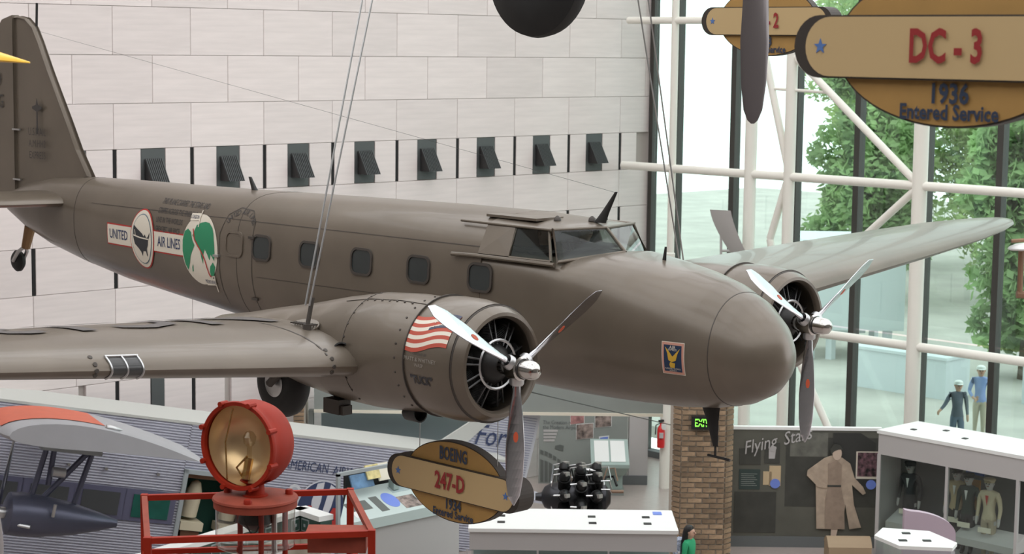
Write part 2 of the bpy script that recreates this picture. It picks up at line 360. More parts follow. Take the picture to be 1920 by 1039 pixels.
# ============================================================ THE GREY AIRLINER (hung from the roof)
XC = 15.97
air = thing('airliner', (XC, 19.0, 5.9), 'olive-grey twin-engined propeller airliner hung on cables above the gallery', 'airplane')
# station: Y, ztop, zbot, half width, z of widest, exponent upper, exponent lower
NOSE = [(12.20, 7.02, 6.98, .02, 7.0, 2, 2), (12.22, 7.15, 6.86, .14, 7.0, 2, 2), (12.28, 7.28, 6.74, .26, 7.0, 2, 2), (12.42, 7.44, 6.60, .41, 7.0, 2, 2), (12.65, 7.61, 6.49, .54, 7.02, 2.05, 2.1), (13.0, 7.75, 6.41, .65, 7.05, 2.2, 2.2),
        (13.4, 7.84, 6.365, .72, 7.1, 2.4, 2.3), (13.9, 7.905, 6.34, .77, 7.15, 2.8, 2.4), (14.4, 7.95, 6.325, .80, 7.2, 3.4, 2.4), (14.7, 7.915, 6.32, .81, 7.22, 4.0, 2.4), (15.0, 7.885, 6.32, .82, 7.25, 5.2, 2.4), (16.0, 7.89, 6.32, .83, 7.3, 6.5, 2.4)]
CABIN = [(15.93, 8.29, 6.32, .835, 7.3, 3.3, 2.4), (17.3, 8.285, 6.33, .84, 7.3, 3.2, 2.4), (18.8, 8.26, 6.36, .84, 7.3, 3.1, 2.4), (20.2, 8.235, 6.43, .82, 7.35, 3.0, 2.3), (21.3, 8.215, 6.52, .77, 7.4, 2.8, 2.3), (22.6, 8.20, 6.62, .68, 7.45, 2.6, 2.2), (24.0, 8.19, 6.74, .56, 7.5, 2.4, 2.2),
         (25.2, 8.17, 6.90, .44, 7.56, 2.3, 2.2), (26.2, 8.10, 7.07, .33, 7.6, 2.2, 2.1), (27.0, 7.97, 7.28, .21, 7.62, 2.1, 2.0), (27.6, 7.80, 7.5, .08, 7.65, 2, 2)]
def section(tab, y, n=48):
    zt, zb, hw, zc, nu, nl = interp(tab, y); out = []
    for k in range(n):
        a = 2*math.pi*k/n; c_, s_ = math.cos(a), math.sin(a); e = nu if s_ >= 0 else nl
        out.append(Vector((XC+hw*math.copysign(abs(c_)**(2/e), c_), y, zc+(zt-zc if s_ >= 0 else zc-zb)*math.copysign(abs(s_)**(2/e), s_))))
    return out
def hull_x(y, z, tab=CABIN):                               # half width of the skin at (y, z)
    zt, zb, hw, zc, nu, nl = interp(tab, y); e = nu if z >= zc else nl; h = zt-zc if z >= zc else zc-zb
    return hw*max(0, 1-min(1, abs(z-zc)/h)**e)**(1/e)
def near_skin(off, tab=CABIN): return lambda a, b_: Vector((XC-hull_x(a, b_, tab)-off, a, b_))
ny = sorted(set([s[0] for s in NOSE] + list(np.arange(12.5, 16.0, .12))))
b = MB(); b.loft([section(NOSE, y) for y in ny]); b.build('nose_section', PAINT, air, True)
b = MB(); b.loft([section(CABIN, y) for y in sorted(set([s[0] for s in CABIN] + list(np.arange(16.0, 27.6, .25))))]); fus = b.build('fuselage', PAINT, air, True)
# nose cap seam and panel seams as thin raised bands
def band(name, tab, y, off=.004, wd=.012, m=PAINT_D):
    q = MB(); secs = []
    for yy, o in ((y-wd/2, -.01), (y-wd/2, off), (y+wd/2, off), (y+wd/2, -.01)):
        c_ = Vector((XC, yy, interp(tab, y)[3])); secs.append([c_+(p-c_)*(1+o/max(.3, (p-c_).length)) for p in section(tab, yy)])
    q.loft(secs, cap=False); return q.build(name, m, air, True)
band('nose_cap_seam', NOSE, 12.78, .003, .008); band('panel_seam', CABIN, 20.55, .003, .008); band('panel_seam', CABIN, 25.0, .003, .01)
# ---- cockpit canopy
C0, C1 = (0, 14.47, 7.94), (0, 14.76, 8.19); S0, S1 = (.735, 14.80, 7.85), (.655, 14.95, 8.19); A0, A1 = (.80, 15.98, 7.85), (.63, 15.98, 8.19)
P_ = lambda p, s=1, o=0: Vector((XC+s*(p[0]+o), p[1], p[2]))
b = MB(); rows = []
for i in range(9):
    t = i/8; row = []
    for k in range(-10, 11):
        u = k/10; fr = Vector(P_(C1)).lerp(P_(S1, math.copysign(1, u)), abs(u)); fr.z += .055*(1-u*u)*min(1, .35+t*3) ; bk = Vector((XC+u*.64, 15.98, 8.185+.105*(1-abs(u)**3)))
        q = fr.lerp(bk, t); row.append(q)
    rows.append(row)
b.loft(rows, closed=False, cap=False); roof = b.build('cockpit_roof', PAINT, air, True)
CG = glassmat('cockpit_glass', (.66, .70, .68), .03)
def pane4(name, a, b_, c_, d, m, ins, parent=air, th=.012):
    pts = [Vector(x) for x in (a, b_, c_, d)]; ce = sum(pts, Vector())/4; pts = [p+(ce-p)*ins for p in pts]; n_ = (pts[1]-pts[0]).cross(pts[2]-pts[0]).normalized()
    q = MB(); q.slab(pts, n_, th); return q.build(name, m, parent)
def edgebar(name, pts, r, parent=air, m=PAINT, n=8):
    q = MB(); q.tube(pts, r, n); return q.build(name, m, parent, True)
for s in (-1, 1):
    wf = edgebar('windshield_frame', [P_(C0), P_(S0, s), P_(S1, s), P_(C1), P_(C0)], .022)
    pane4('windshield_pane', P_(C0), P_(S0, s), P_(S1, s), P_(C1), CG, .03, wf)
    L = lambda a, c_, t: P_(a, s).lerp(P_(c_, s), t)
    sf = edgebar('side_window_frame', [L(S0, A0, .08), L(S0, A0, .60), L(S1, A1, .56), L(S1, A1, .06), L(S0, A0, .08)], .018)
    pane4('side_window_pane', L(S0, A0, .06), L(S0, A0, .6), L(S1, A1, .56), L(S1, A1, .05), CG, .02, sf)
    pane4('sliding_panel', L(S0, A0, .6), L(S0, A0, 1), L(S1, A1, 1), L(S1, A1, .56), PAINT, 0, air, .02)
    edgebar('window_track', [P_(A1, s, .02)+Vector((0, .45, .0)), P_(A1, s, .03), P_(S1, s, .025)], .016)
    edgebar('window_track', [P_(A0, s, .045)+Vector((0, .4, -.03)), P_(A0, s, .03)+Vector((0, 0, -.02)), P_(S0, s, .03)+Vector((0, .02, -.03))], .024)
q = MB(); q.box((XC, 15.98, 8.0), (1.3, .02, .4)); q.box((XC, 15.5, 7.93), (1.2, .9, .03)); q.build('cockpit_bulkhead', DARK, air)
for s in (-1, 1):
    q = MB(); q.tube([(XC+s*.33, 15.62, 7.8), (XC+s*.33, 15.64, 8.22)], [.2, .17], 12); q.build('pilot_seat', mat('seat_brown', (.10, .07, .05), .8), air, True)
q = MB(); q.lathe((XC-.33, 15.05, 8.04), (0, -.5, .25), [(.115, -.01), (.125, 0), (.115, .01), (.105, 0)], 20, True); q.tube([(XC-.33, 15.05, 8.04), (XC-.33, 14.98, 7.93)], .015, 6); q.box((XC-.33, 15.05, 8.04), (.21, .015, .02)); q.build('control_wheel', DARK, air, True)
# roof details
for x, y in ((-.28, 15.25), (0, 14.98), (.22, 15.0)):
    q = MB(); q.lathe((XC+x, y, 8.25), (0, 0, 1), [(.045, 0), (.04, .03), (.012, .055)], 10); q.build('roof_vent', PAINT_D, air, True)
q = MB(); q.box((XC-.30, 15.75, 8.262), (.44, .8, .03)); q.build('roof_hatch', PAINT, air)
def fin_mast(name, p0, p1, w0, w1, th, m=DARK):           # streamlined mast
    q = MB(); p0, p1 = Vector(p0), Vector(p1)
    q.loft([[p+Vector((th*k*math.sin(a), w_*math.cos(a), 0)) for a in [2*math.pi*i/12 for i in range(12)]] for p, w_, k in ((p0, w0, 1.0), (p0.lerp(p1, .35), w0*.55+w1*.45, .8), (p1, w1, .5))]); return q.build(name, m, air, True)
fin_mast('antenna_mast', (XC, 14.86, 8.24), (XC, 14.62, 8.60), .09, .018, .025); fin_mast('antenna_mast', (XC, 13.9, 7.88), (XC, 13.88, 8.05), .03, .015, .014)
fin_mast('antenna_mast', (XC, 21.2, 8.19), (XC, 21.32, 8.39), .07, .03, .03)
um = fin_mast('underside_mast', (XC, 13.2, 6.40), (XC, 13.12, 5.97), .13, .035, .03)
q = MB(); q.tube([(XC, 13.12, 5.99), (XC, 13.12, 5.85)], .014, 6); q.tube([(XC, 13.22, 5.86), (XC, 12.92, 5.85)], .016, 6); q.build('pitot_arm', DARK, um); q = MB(); q.tube([(XC, 13.1, 6.17), (XC, 13.4, 6.2)], .01, 6); q.build('aerial_rod', DARK, um)
q = MB(); q.tube([(XC, 14.62, 8.59), (XC, 27.2, 10.4)], .002, 4); q.build('aerial_wire', DARK, air)
# ---- cabin windows, door
WYS = [15.92, 16.96, 17.99, 19.0, 19.99]
WZ = 7.585
def cabin_window(y, blind=False):
    for s in (-1, 1):
        if blind and s > 0: continue
        fn = (lambda o: (lambda a, c_: Vector((XC+s*(hull_x(y+a, WZ+c_)+o), y+a, WZ+c_))))
        out, inn = rrect(.40, .335, .10, 5), rrect(.345, .28, .08, 5); n = len(out)
        q = MB(); q.loft([[fn(.000)(*p) for p in out], [fn(.018)(*p) for p in out], [fn(.018)(*p) for p in inn], [fn(.002)(*p) for p in inn]], cap=False)
        fr = q.build('cabin_window_frame' if not blind else 'door_window_frame', PAINT_D if not blind else PAINT, air, True)
        gridshape('pane', [inn], CABIN_GLASS if not blind else PAINT, fn(.005), fr, .09)
for y in WYS: cabin_window(y)
cabin_window(20.60, True)
fn = near_skin(.004)
def strip(name, pts, wd, m, f=fn, parent=air):             # painted or raised line along 2-D points on the skin
    polys = []
    for (a, c_), (d, e) in zip(pts, pts[1:]):
        L_ = math.hypot(d-a, e-c_) or 1; nx, nz = -(e-c_)/L_*wd/2, (d-a)/L_*wd/2
        polys.append([(a+nx, c_+nz), (d+nx, e+nz), (d-nx, e-nz), (a-nx, c_-nz)])
    return gridshape(name, polys, m, f, parent, .12)
strip('door_outline', [(20.2, 6.75), (20.2, 7.9), (20.35, 8.03), (20.65, 8.05), (20.85, 7.95), (20.95, 7.7), (20.95, 6.75)], .012, PAINT_D)
for z in (7.70, 6.9): q = MB(); q.box((XC-hull_x(20.2, z)-.015, 20.2, z), (.03, .12, .03)); q.build('door_hinge', PAINT_D, air)
q = MB(); q.box((XC-hull_x(20.95, 7.45)-.02, 20.98, 7.40), (.04, .12, .03)); q.build('door_handle', STEEL, air)
strip('skin_seam', [(15.95, 7.93), (18, 7.92), (21, 7.9), (24.5, 7.85)], .008, PAINT_D); strip('skin_seam', [(16, 7.25), (20.1, 7.2)], .006, PAINT_D)
# ---- decals on the near side
fs = lambda o: near_skin(o)
def flip(yc, zc, o, sc=1.0): return lambda a, c_: fs(o)(yc-a*sc, zc+c_*sc)     # text runs toward the nose
# airline badge
yb, zb_ = 22.92, 7.46
gridshape('badge_bar', [[(-1.03, -.155), (1.13, -.155), (1.13, .155), (-1.03, .155)]], REDP, flip(yb, zb_, .004), fus, .08)
gridshape('badge_bar_field', [[(-1.01, -.135), (1.11, -.135), (1.11, .135), (-1.01, .135)]], CREAMP, flip(yb, zb_, .008), fus, .08)
for nm, a, c_, m, o in (('badge_rim', .335, .42, REDP, .010), ('badge_ring', .315, .40, CREAMP, .014), ('badge_blue_ring', .275, .35, mat('steel_blue_print', (.12, .18, .22), .6), .017), ('badge_disc', .262, .337, CREAMP, .020)):
    gridshape(nm, [ell(a, c_, 36)], m, flip(yb, zb_, o), fus, .08)
USA = [(-.235, .115), (-.22, .16), (-.12, .12), (.02, .07), (.06, .04), (.09, .07), (.13, .03), (.17, .04), (.225, .10), (.215, .05), (.18, .0), (.175, -.05), (.14, -.10), (.15, -.17), (.13, -.19), (.11, -.13), (.04, -.13), (.0, -.19), (-.03, -.14), (-.1, -.1), (-.19, -.06), (-.235, .02)]
gridshape('map_of_states', [[(a, c_*1.2-.01) for a, c_ in USA]], PRINTK, flip(yb, zb_, .023), fus, .06)
gridshape('route_line', [[(-.22, .03), (-.05, .01), (.2, .0), (.2, .018), (-.05, .028), (-.22, .05)], [(-.2, .12), (-.17, .03), (-.155, .03), (-.185, .12)]], CREAMP, flip(yb, zb_, .026), fus, .06)
writing('lettering', 'UNITED', .19, (0, 0, 0), (1, 0, 0), (0, 1, 0), NAVY, fus, fn=lambda a, c_: flip(yb, zb_, .012)(a-.68, c_), sx=.78, bold=.002)
writing('lettering', 'AIR LINES', .20, (0, 0, 0), (1, 0, 0), (0, 1, 0), NAVY, fus, fn=lambda a, c_: flip(yb, zb_, .012)(a+.72, c_), sx=.70, bold=.002)
# globe with the race route
yg, zg = 21.42, 7.44
gridshape('globe_disc', [ell(.44, .47, 40)], CREAMP, flip(yg, zg, .005), fus, .08)
LAND = [[(-.10, .32), (.0, .36), (.1, .38), (.2, .37), (.29, .31), (.33, .24), (.36, .1), (.37, .0), (.36, -.12), (.28, -.04), (.25, -.12), (.2, -.05), (.14, .02), (.10, -.06), (.09, -.18), (.05, -.1), (.02, .0), (-.05, .04), (-.1, .12), (-.18, .18), (-.14, .24)],
        [(-.38, .22), (-.3, .26), (-.22, .22), (-.18, .12), (-.12, .05), (-.17, -.02), (-.22, -.1), (-.25, -.2), (-.31, -.3), (-.37, -.22), (-.42, -.05), (-.42, .1)], [(.26, -.2), (.33, -.14), (.38, -.2), (.33, -.32), (.25, -.33), (.24, -.27)], [(-.2, -.25), (-.17, -.2), (-.18, -.3), (-.21, -.32)]]
gridshape('land', LAND, GREENP, flip(yg, zg, .009), fus, .07)
strip('race_route', [(yg+.17, zg+.27), (yg+.12, zg+.13), (yg-.05, zg-.02), (yg-.14, zg-.12), (yg-.22, zg-.32), (yg-.26, zg-.34)], .022, REDP, fs(.013), fus)
for a, c_, tx in ((-.17, .42, 'LONDON'), (.22, -.42, 'MELBOURNE')):
    gridshape('flag', [[(a-.11, c_-.05), (a+.12, c_-.03), (a+.12, c_+.06), (a-.11, c_+.05)]], CREAMP, flip(yg, zg, .012), fus)
    writing('lettering', tx, .07, (0, 0, 0), (1, 0, 0), (0, 1, 0), NAVY, fus, fn=lambda u, v, a=a, c_=c_: flip(yg, zg, .016)(a+u, c_+v+.005), sx=.62)
    strip('flag_pole', [(yg-a-.12, zg+c_-.12), (yg-a-.12, zg+c_+.1)], .02, CREAMP, fs(.015), fus)
for i, (tx, yy) in enumerate((('THIS PLANE CARRIED THE STARS AND', 0), ('STRIPES ACROSS THE FINISHING', .06), ('LINE IN THE WORLDS', .27), ('GREATEST AIR RACE', .3))):
    writing('inscription', tx, .105, (0, 0, 0), (1, 0, 0), (0, 1, 0), LETTER, fus, fn=lambda u, v, i=i: flip(22.58, 8.01-.125*i, .006)(u, v), sx=.66, align='LEFT', bold=.001)
for i, ch in enumerate('UNITED AIR LINES'):                # arched over the door
    if ch == ' ': continue
    a = math.radians(158-136*i/15); ca, sa = math.cos(a-math.pi/2), math.sin(a-math.pi/2)
    writing('lettering', ch, .10, (0, 0, 0), (1, 0, 0), (0, 1, 0), LETTER, fus, fn=lambda u, v, a=a, ca=ca, sa=sa: flip(20.52, 7.80, .006)(.31*math.cos(a)+u*ca-v*sa, .20*math.sin(a)+u*sa+v*ca))
# nose poster
np_ = lambda o: (lambda a, c_: near_skin(o, NOSE)(13.16-a, 6.985+c_))
for nm, w_, h_, m, o in (('poster_edge', .27, .345, CREAMP, .004), ('poster_border', .255, .33, mat('pink_print', (.55, .27, .2), .6), .007), ('poster_field', .21, .28, mat('deep_blue_print', (.012, .03, .07), .5), .010)):
    gridshape(nm, [[(-w_/2, -h_/2), (w_/2, -h_/2), (w_/2, h_/2), (-w_/2, h_/2)]], m, np_(o), air, .05)
YEL = mat('yellow_print', (.55, .33, .03), .6)
gridshape('winged_figure', [[(-.09, .12), (-.06, .05), (-.05, -.02), (-.01, -.04), (.0, .02), (-.04, .07)], [(.09, .11), (.03, .05), (.0, .02), (-.01, -.04), (.04, -.02), (.06, .05)], [(-.03, -.04), (.03, -.05), (.02, -.1), (-.03, -.1), (-.04, -.07)]], YEL, np_(.013), air, .04)
writing('lettering', 'AIR', .05, (0, 0, 0), (1, 0, 0), (0, 1, 0), CREAMP, air, fn=lambda u, v: np_(.014)(u, v+.115)); writing('lettering', 'EXPRESS', .028, (0, 0, 0), (1, 0, 0), (0, 1, 0), CREAMP, air, fn=lambda u, v: np_(.014)(u, v+.09))
writing('lettering', 'RAILWAY EXPRESS', .022, (0, 0, 0), (1, 0, 0), (0, 1, 0), CREAMP, air, fn=lambda u, v: np_(.014)(u, v-.11)); writing('lettering', 'AGENCY', .022, (0, 0, 0), (1, 0, 0), (0, 1, 0), CREAMP, air, fn=lambda u, v: np_(.014)(u, v-.13))
# ---- wings
WING = [(0, 15.45, 19.7, 6.74, .62), (2.4, 15.48, 19.3, 6.80, .58), (4, 15.55, 18.95, 6.94, .50), (6, 15.66, 18.54, 7.11, .40), (8, 15.76, 18.13, 7.28, .30), (9.4, 15.86, 17.78, 7.40, .22), (10.3, 16.0, 17.5, 7.48, .16), (10.87, 16.18, 17.18, 7.53, .105), (11.13, 16.36, 16.95, 7.552, .06), (11.28, 16.55, 16.72, 7.56, .015)]
def airfoil(le, te, z, t, n=17):
    out = []; c_ = te-le
    yt = lambda u: 5*t/c_*(.2969*math.sqrt(u)-.126*u-.3516*u*u+.2843*u**3-.1036*u**4)*c_
    us = [(1-math.cos(math.pi*i/n))/2 for i in range(n+1)]
    cam_ = lambda u: .25*t*4*u*(1-u)*.5
    for u in us[::-1]: out.append((le+u*c_, z+yt(u)+cam_(u)))
    for u in us[1:-1]: out.append((le+u*c_, z-yt(u)*.85+cam_(u)))
    return out
def wing_pt(s, dx, u):
    le, te, z, t = interp(WING, dx); c_ = te-le; return Vector((XC+s*dx, le+u*c_, z+5*t*(.2969*math.sqrt(u)-.126*u-.3516*u*u+.2843*u**3-.1036*u**4)+.5*t*u*(1-u)))
for s in (-1, 1):
    dxs = sorted(set([r[0] for r in WING]+list(np.arange(.5, 11, .5))))
    b = MB(); b.loft([[Vector((XC+s*dx, y, z)) for y, z in airfoil(*interp(WING, dx))] for dx in dxs]); wg = b.build('wing', PAINT, air, True)
    if s < 0:
        def wt(u, v): p = wing_pt(-1, 2.95+u, min(.95, .57-v*.30)); return p+Vector((0, 0, .012))
        writing('registration_lettering', 'NC13369', 1.95, (0, 0, 0), (1, 0, 0), (0, 1, 0), WLETTER, wg, fn=wt, sx=.72, bold=.03, space=1.05, align='LEFT')
        # landing light with metal straps
        dx0 = XC-10.27; LLT = [[], []]
        def wl(dx, w_, o):                                  # wrap round the leading edge: w_ <0 lower, >0 upper
            le, te, z, t = interp(WING, dx); u = min(.99, w_*w_); c_ = te-le
            h = 5*t*(.2969*math.sqrt(u)-.126*u-.3516*u*u+.2843*u**3-.1036*u**4); cz = .5*t*u*(1-u)
            p = Vector((XC-dx, le+u*c_, z+(h if w_ > 0 else -h*.85)+cz)); n_ = Vector((0, -1+abs(w_)*1.6, (1 if w_ > 0 else -1)*min(1, abs(w_)*4))).normalized(); return p+n_*o
        ws = [-.20+.40*i/14 for i in range(15)]
        q = MB(); q.loft([[wl(dx, w_, .004) for w_ in ws] for dx in np.linspace(dx0-.16, dx0+.16, 5)], closed=False, cap=False); lg = q.build('landing_light', mat('dark_lens', (.045, .045, .045), .2), wg, True)
        for dx in (dx0-.17, dx0, dx0+.17): q = MB(); q.tube([wl(dx, w_, .008) for w_ in ws], .012, 6); q.build('strap', STEEL, lg, True)
        q = MB(); q.tube([wl(dx, .2, .01) for dx in (dx0-.18, dx0, dx0+.18)], .014, 6); q.build('strap', STEEL, lg, True)
        for dx in (3.28, dx0+.33):
            for w_ in (.2, .1, .0, -.1): q = MB(); p = wl(dx, w_, .003); q.lathe(p, wl(dx, w_, .1)-p, [(.026, 0), (.022, .006), (.001, .007)], 10); q.build('cap_screw', PAINT_D, wg, True)
    q = MB(); q.loft([[wing_pt(s, d, u)+Vector((0, 0, .004)) for u in (.02, .06, .12, .2, .3, .45, .6, .8)] for d in (3.30, 3.32)], closed=False, cap=False); q.build('panel_seam', PAINT_D, wg)
# ---- nacelles, cowlings, engines, propellers
NAC = [(14.68, 7.60, 6.40, .60, 7.0), (15.2, 7.60, 6.35, .60, 7.0), (15.7, 7.565, 6.32, .585, 6.98), (16.3, 7.46, 6.33, .56, 6.95), (16.9, 7.33, 6.40, .54, 6.92), (17.5, 7.22, 6.52, .50, 6.9), (18.1, 7.10, 6.66, .40, 6.88), (18.6, 7.02, 6.74, .26, 6.88)]
def nsec(x0, y, n=36):
    zt, zb, hw, zc = interp(NAC, y); return [Vector((x0+hw*math.cos(2*math.pi*k/n), y, zc+(zt-zc if math.sin(2*math.pi*k/n) > 0 else zc-zb)*math.sin(2*math.pi*k/n))) for k in range(n)]
FLAGRED, FLAGW = mat('flag_red_print', (.44, .07, .04), .6), mat('flag_white_print', (.70, .64, .54), .6)
def blade_mesh(R=1.40):
    secs = []
    for i in range(15):
        t = i/14; r = .10+t*(R-.10); c_ = float(np.interp(t, [0, .12, .3, .55, .8, .93, .98, 1], [.075, .09, .145, .20, .185, .13, .08, .015])); th = float(np.interp(t, [0, .15, .4, 1], [.075, .055, .03, .008]))
        tw = math.radians(float(np.interp(t, [0, .3, 1], [52, 38, 18]))); ring = []
        for k in range(16):
            a = 2*math.pi*k/16; x, y = c_/2*math.cos(a), th/2*math.sin(a); ring.append(Vector((x*math.cos(tw)-y*math.sin(tw), x*math.sin(tw)+y*math.cos(tw), r)))
        secs.append(ring)
    q = MB(); q.loft(secs); me = bpy.data.meshes.new('blade'); me.from_pydata([tuple(v) for v in q.v], [], q.f); me.materials.append(ALU); return me
BLADE = blade_mesh()
YEM = mat('blade_badge', (.5, .08, .03), .5)
for s in (-1, 1):
    x0 = XC+s*2.40; ze = 7.0
    b = MB(); b.loft([nsec(x0, y) for y in sorted(set([r[0] for r in NAC]+list(np.arange(14.9, 18.6, .2))))]); nac = b.build('engine_nacelle', PAINT, air, True)
    b = MB(); b.lathe((x0, 13.95, ze), (0, 1, 0), [(.475, .06), (.475, .015), (.50, -.02), (.535, -.015), (.575, .05), (.61, .18), (.635, .40), (.635, .62), (.62, .80), (.585, .80), (.585, .62), (.55, .2), (.475, .06)], 48); cow = b.build('cowling', PAINT, air, True)
    for yy in (14.05, 14.72): q = MB(); q.lathe((x0, yy, ze), (0, 1, 0), [(.61 if yy > 14.5 else .572, 0), (.642 if yy > 14.5 else .592, 0), (.642 if yy > 14.5 else .60, .012), (.61, .012)], 48); q.build('cowl_seam', PAINT_D, cow, True)
    q = MB(); q.lathe((x0, 14.5, ze), (0, 1, 0), [(.58, 0), (.2, .02), (.001, .02)], 32); q.build('firewall', mat('engine_black', (.012, .012, .012), .7), nac)
    b = MB(); b.lathe((x0, 13.93, ze), (0, 1, 0), [(.001, -.02), (.10, 0), (.20, .10), (.235, .20), (.235, .48), (.15, .55)], 24); eng = b.build('engine_crankcase', DARK, air, True)
    q = MB(); q.lathe((x0, 14.0, ze), (0, 1, 0), [(.235, 0), (.25, -.012), (.265, 0), (.25, .012)], 28, True); q.build('ignition_ring', STEEL, eng, True)
    for k in range(9):
        a = 2*math.pi*k/9+.17; u = Vector((math.cos(a), 0, math.sin(a))); c_ = Vector((x0, 14.22, ze)); q = MB()
        q.lathe(c_+u*.2, u, [(.075, 0)]+[(rr, .02+.016*j+o) for j in range(13) for rr, o in ((.105, 0), (.105, .006), (.085, .008), (.085, .014))]+[(.09, .24), (.05, .30), (.001, .31)], 14); cy = q.build('cylinder', DARK, eng, True)
        v = Vector((-u.z, 0, u.x))
        for w_ in (-.045, .045): q = MB(); q.tube([c_+u*.2+v*w_*.6+Vector((0, -.18, 0)), c_+u*.47+v*w_+Vector((0, -.10, 0))], .011, 6); q.build('pushrod', mat('dull_rod', (.12, .12, .12), .4, .8), cy, True)
    # propeller
    yp = 13.72; b = MB(); b.lathe((x0, yp, ze), (0, -1, 0), [(.09, -.22), (.09, -.08), (.125, -.07), (.125, .07), (.10, .08), (.098, .20), (.085, .26), (.05, .295), (.022, .305), (.02, .29), (.001, .29)], 28); hub = b.build('propeller_hub', mat('hub_chrome', (.55, .53, .5), .14, 1.0), air, True)
    q = MB(); q.lathe((x0, yp, ze), (0, -1, 0), [(.098, .085), (.106, .09), (.106, .105), (.098, .11)], 28); q.build('hub_band', DARK, hub, True)
    for k in range(3):
        o = bpy.data.objects.new('blade', BLADE); COL.objects.link(o); o.parent = hub
        a = math.radians(181+120*k); o.matrix_basis = Matrix.Translation((x0, yp, ze)) @ Matrix.Rotation(a, 4, 'Y')
        q = MB(); u = Vector((math.sin(a), 0, math.cos(a))); q.lathe(Vector((x0, yp, ze))+u*.06, u, [(.075, 0), (.075, .10), (.06, .12)], 16); q.build('blade_clamp', STEEL, hub, True)
        Mx = Matrix.Translation((x0, yp, ze)) @ Matrix.Rotation(a, 4, 'Y'); tw = math.radians(30); q = MB()
        q.slab([Mx @ Vector((.025*math.cos(t_)*math.cos(tw)+.017*math.sin(tw), .025*math.cos(t_)*math.sin(tw)-.017*math.cos(tw), .70+.055*math.sin(t_))) for t_ in [2*math.pi*i/16 for i in range(16)]], Mx.to_3x3() @ Vector((math.sin(tw), -math.cos(tw), 0)), .004); q.build('blade_badge', YEM, hub)
    # undercarriage leg, wheel, scoops
    b = MB(); b.lathe((x0-.14*1, 17.5, 6.36), (1, 0, 0), [(.001, .03), (.12, .03), (.14, .0), (.26, -.005), (.34, .02), (.395, .08), (.405, .14), (.395, .20), (.34, .26), (.26, .285), (.14, .28), (.001, .25)], 36); wh = b.build('main_wheel', BLACK, air, True)
    q = MB(); q.lathe((x0-.145, 17.5, 6.36), (1, 0, 0), [(.001, .0), (.11, .0), (.14, -.012), (.16, 0)], 24); q.build('hubcap', STEEL, wh, True)
    q = MB(); q.tube([(x0+.2, 17.5, 6.36), (x0+.18, 17.2, 6.7)], .05, 8); q.tube([(x0-.2, 17.5, 6.36), (x0-.18, 17.1, 6.7)], .05, 8); q.build('wheel_fork', PAINT_D, wh, True)
    q = MB(); q.box((x0-.2, 16.3, 6.28), (.17, .26, .16)); q.box((x0-.2, 16.15, 6.25), (.13, .06, .1)); q.build('exhaust_scoop', PAINT_D, nac)
    q = MB(); q.lathe((x0-.1, 15.05, 6.36), (0, -1, .1), [(.001, -.3), (.08, -.2), (.10, 0), (.085, 0), (.08, -.1), (.001, -.1)], 14); q.build('oil_cooler_scoop', DARK, nac, True)
    if s < 0:
        q = MB(); c_ = wing_pt(-1, 3.05, .06); q.lathe(c_+Vector((.02, -.02, -.06)), (-.4, -1, .3), [(.10, -.1), (.10, .02), (.085, .02), (.085, -.08), (.001, -.08)], 18); q.build('leading_edge_intake', DARK, wg, True)
        gp = wing_pt(-1, 2.98, .24); lv = MB(); lv.slab([gp+Vector((.0+.13*math.cos(t_)*.7-.1*math.sin(t_)*.3, .19*math.sin(t_), .015+.06*math.cos(t_))) for t_ in [2*math.pi*i/20 for i in range(20)]], (-.1, -.2, 1), .02); g_ = lv.build('louvre_plate', PAINT, wg)
        for i in range(9): q = MB(); q.box(gp+Vector((0, -.15+.0375*i, .034)), (.14, .014, .014)); q.build('louvre', PAINT_D, g_)
        # rivets along the nacelle and cowl seams, flag and lettering on the cowl
        def cyl_pt(y, ang, o):                              # ang in degrees from up toward the near side
            if y < 14.75: r = float(np.interp(y, [13.96, 14.0, 14.13, 14.35, 14.57, 14.75], [.55, .575, .61, .635, .635, .62])); a = math.radians(ang); return Vector((x0-math.sin(a)*(r+o), y, ze+math.cos(a)*(r+o)))
            zt, zb2, hw, zc = interp(NAC, y); a = math.radians(ang); ca = math.cos(a); return Vector((x0-math.sin(a)*(hw+o), y, zc+(zt-zc if ca > 0 else zc-zb2)*ca+o*ca))
        for yy in (14.9, 15.75):
            for ang in range(-10, 150, 14): q = MB(); p = cyl_pt(yy, ang, 0); q.lathe(p, p-Vector((x0, yy, ze)), [(.014, -.004), (.011, .007), (.001, .009)], 8); q.build('fastener', PAINT_D, nac, True)
        for yy in np.arange(15.0, 15.75, .12): q = MB(); p = cyl_pt(yy, 26, 0); q.lathe(p, p-Vector((x0, yy, ze)), [(.014, -.004), (.011, .007), (.001, .009)], 8); q.build('fastener', PAINT_D, nac, True)
        q = MB(); q.tube([cyl_pt(yy, 24, .001) for yy in np.arange(14.8, 16.2, .1)], .004, 4); q.tube([cyl_pt(15.76, a, .001) for a in range(-60, 140, 8)], .004, 4); q.build('panel_seam', PAINT_D, nac)
        cl = lambda o: (lambda a, c_: cyl_pt(14.40-a, 62-math.degrees(c_/.62), .006+o))
        wave = lambda a: .028*math.sin(a*9)+.10*a*1.0
        n_ = 18; A = [-.36+.62*i/n_ for i in range(n_+1)]
        for j in range(9):
            z0, z1 = -.14+.042*j, -.14+.042*(j+1)
            polys = [[(A[i], z0+wave(A[i])), (A[i+1], z0+wave(A[i+1])), (A[i+1], z1+wave(A[i+1])), (A[i], z1+wave(A[i]))] for i in range(n_)]
            gridshape('flag_stripe', polys, FLAGRED if j % 2 == 0 else FLAGW, cl(0), cow, .2)
        polys = [[(A[i], .07+wave(A[i])), (A[i+1], .07+wave(A[i+1])), (A[i+1], .24+wave(A[i+1])), (A[i], .24+wave(A[i]))] for i in range(9, n_)]
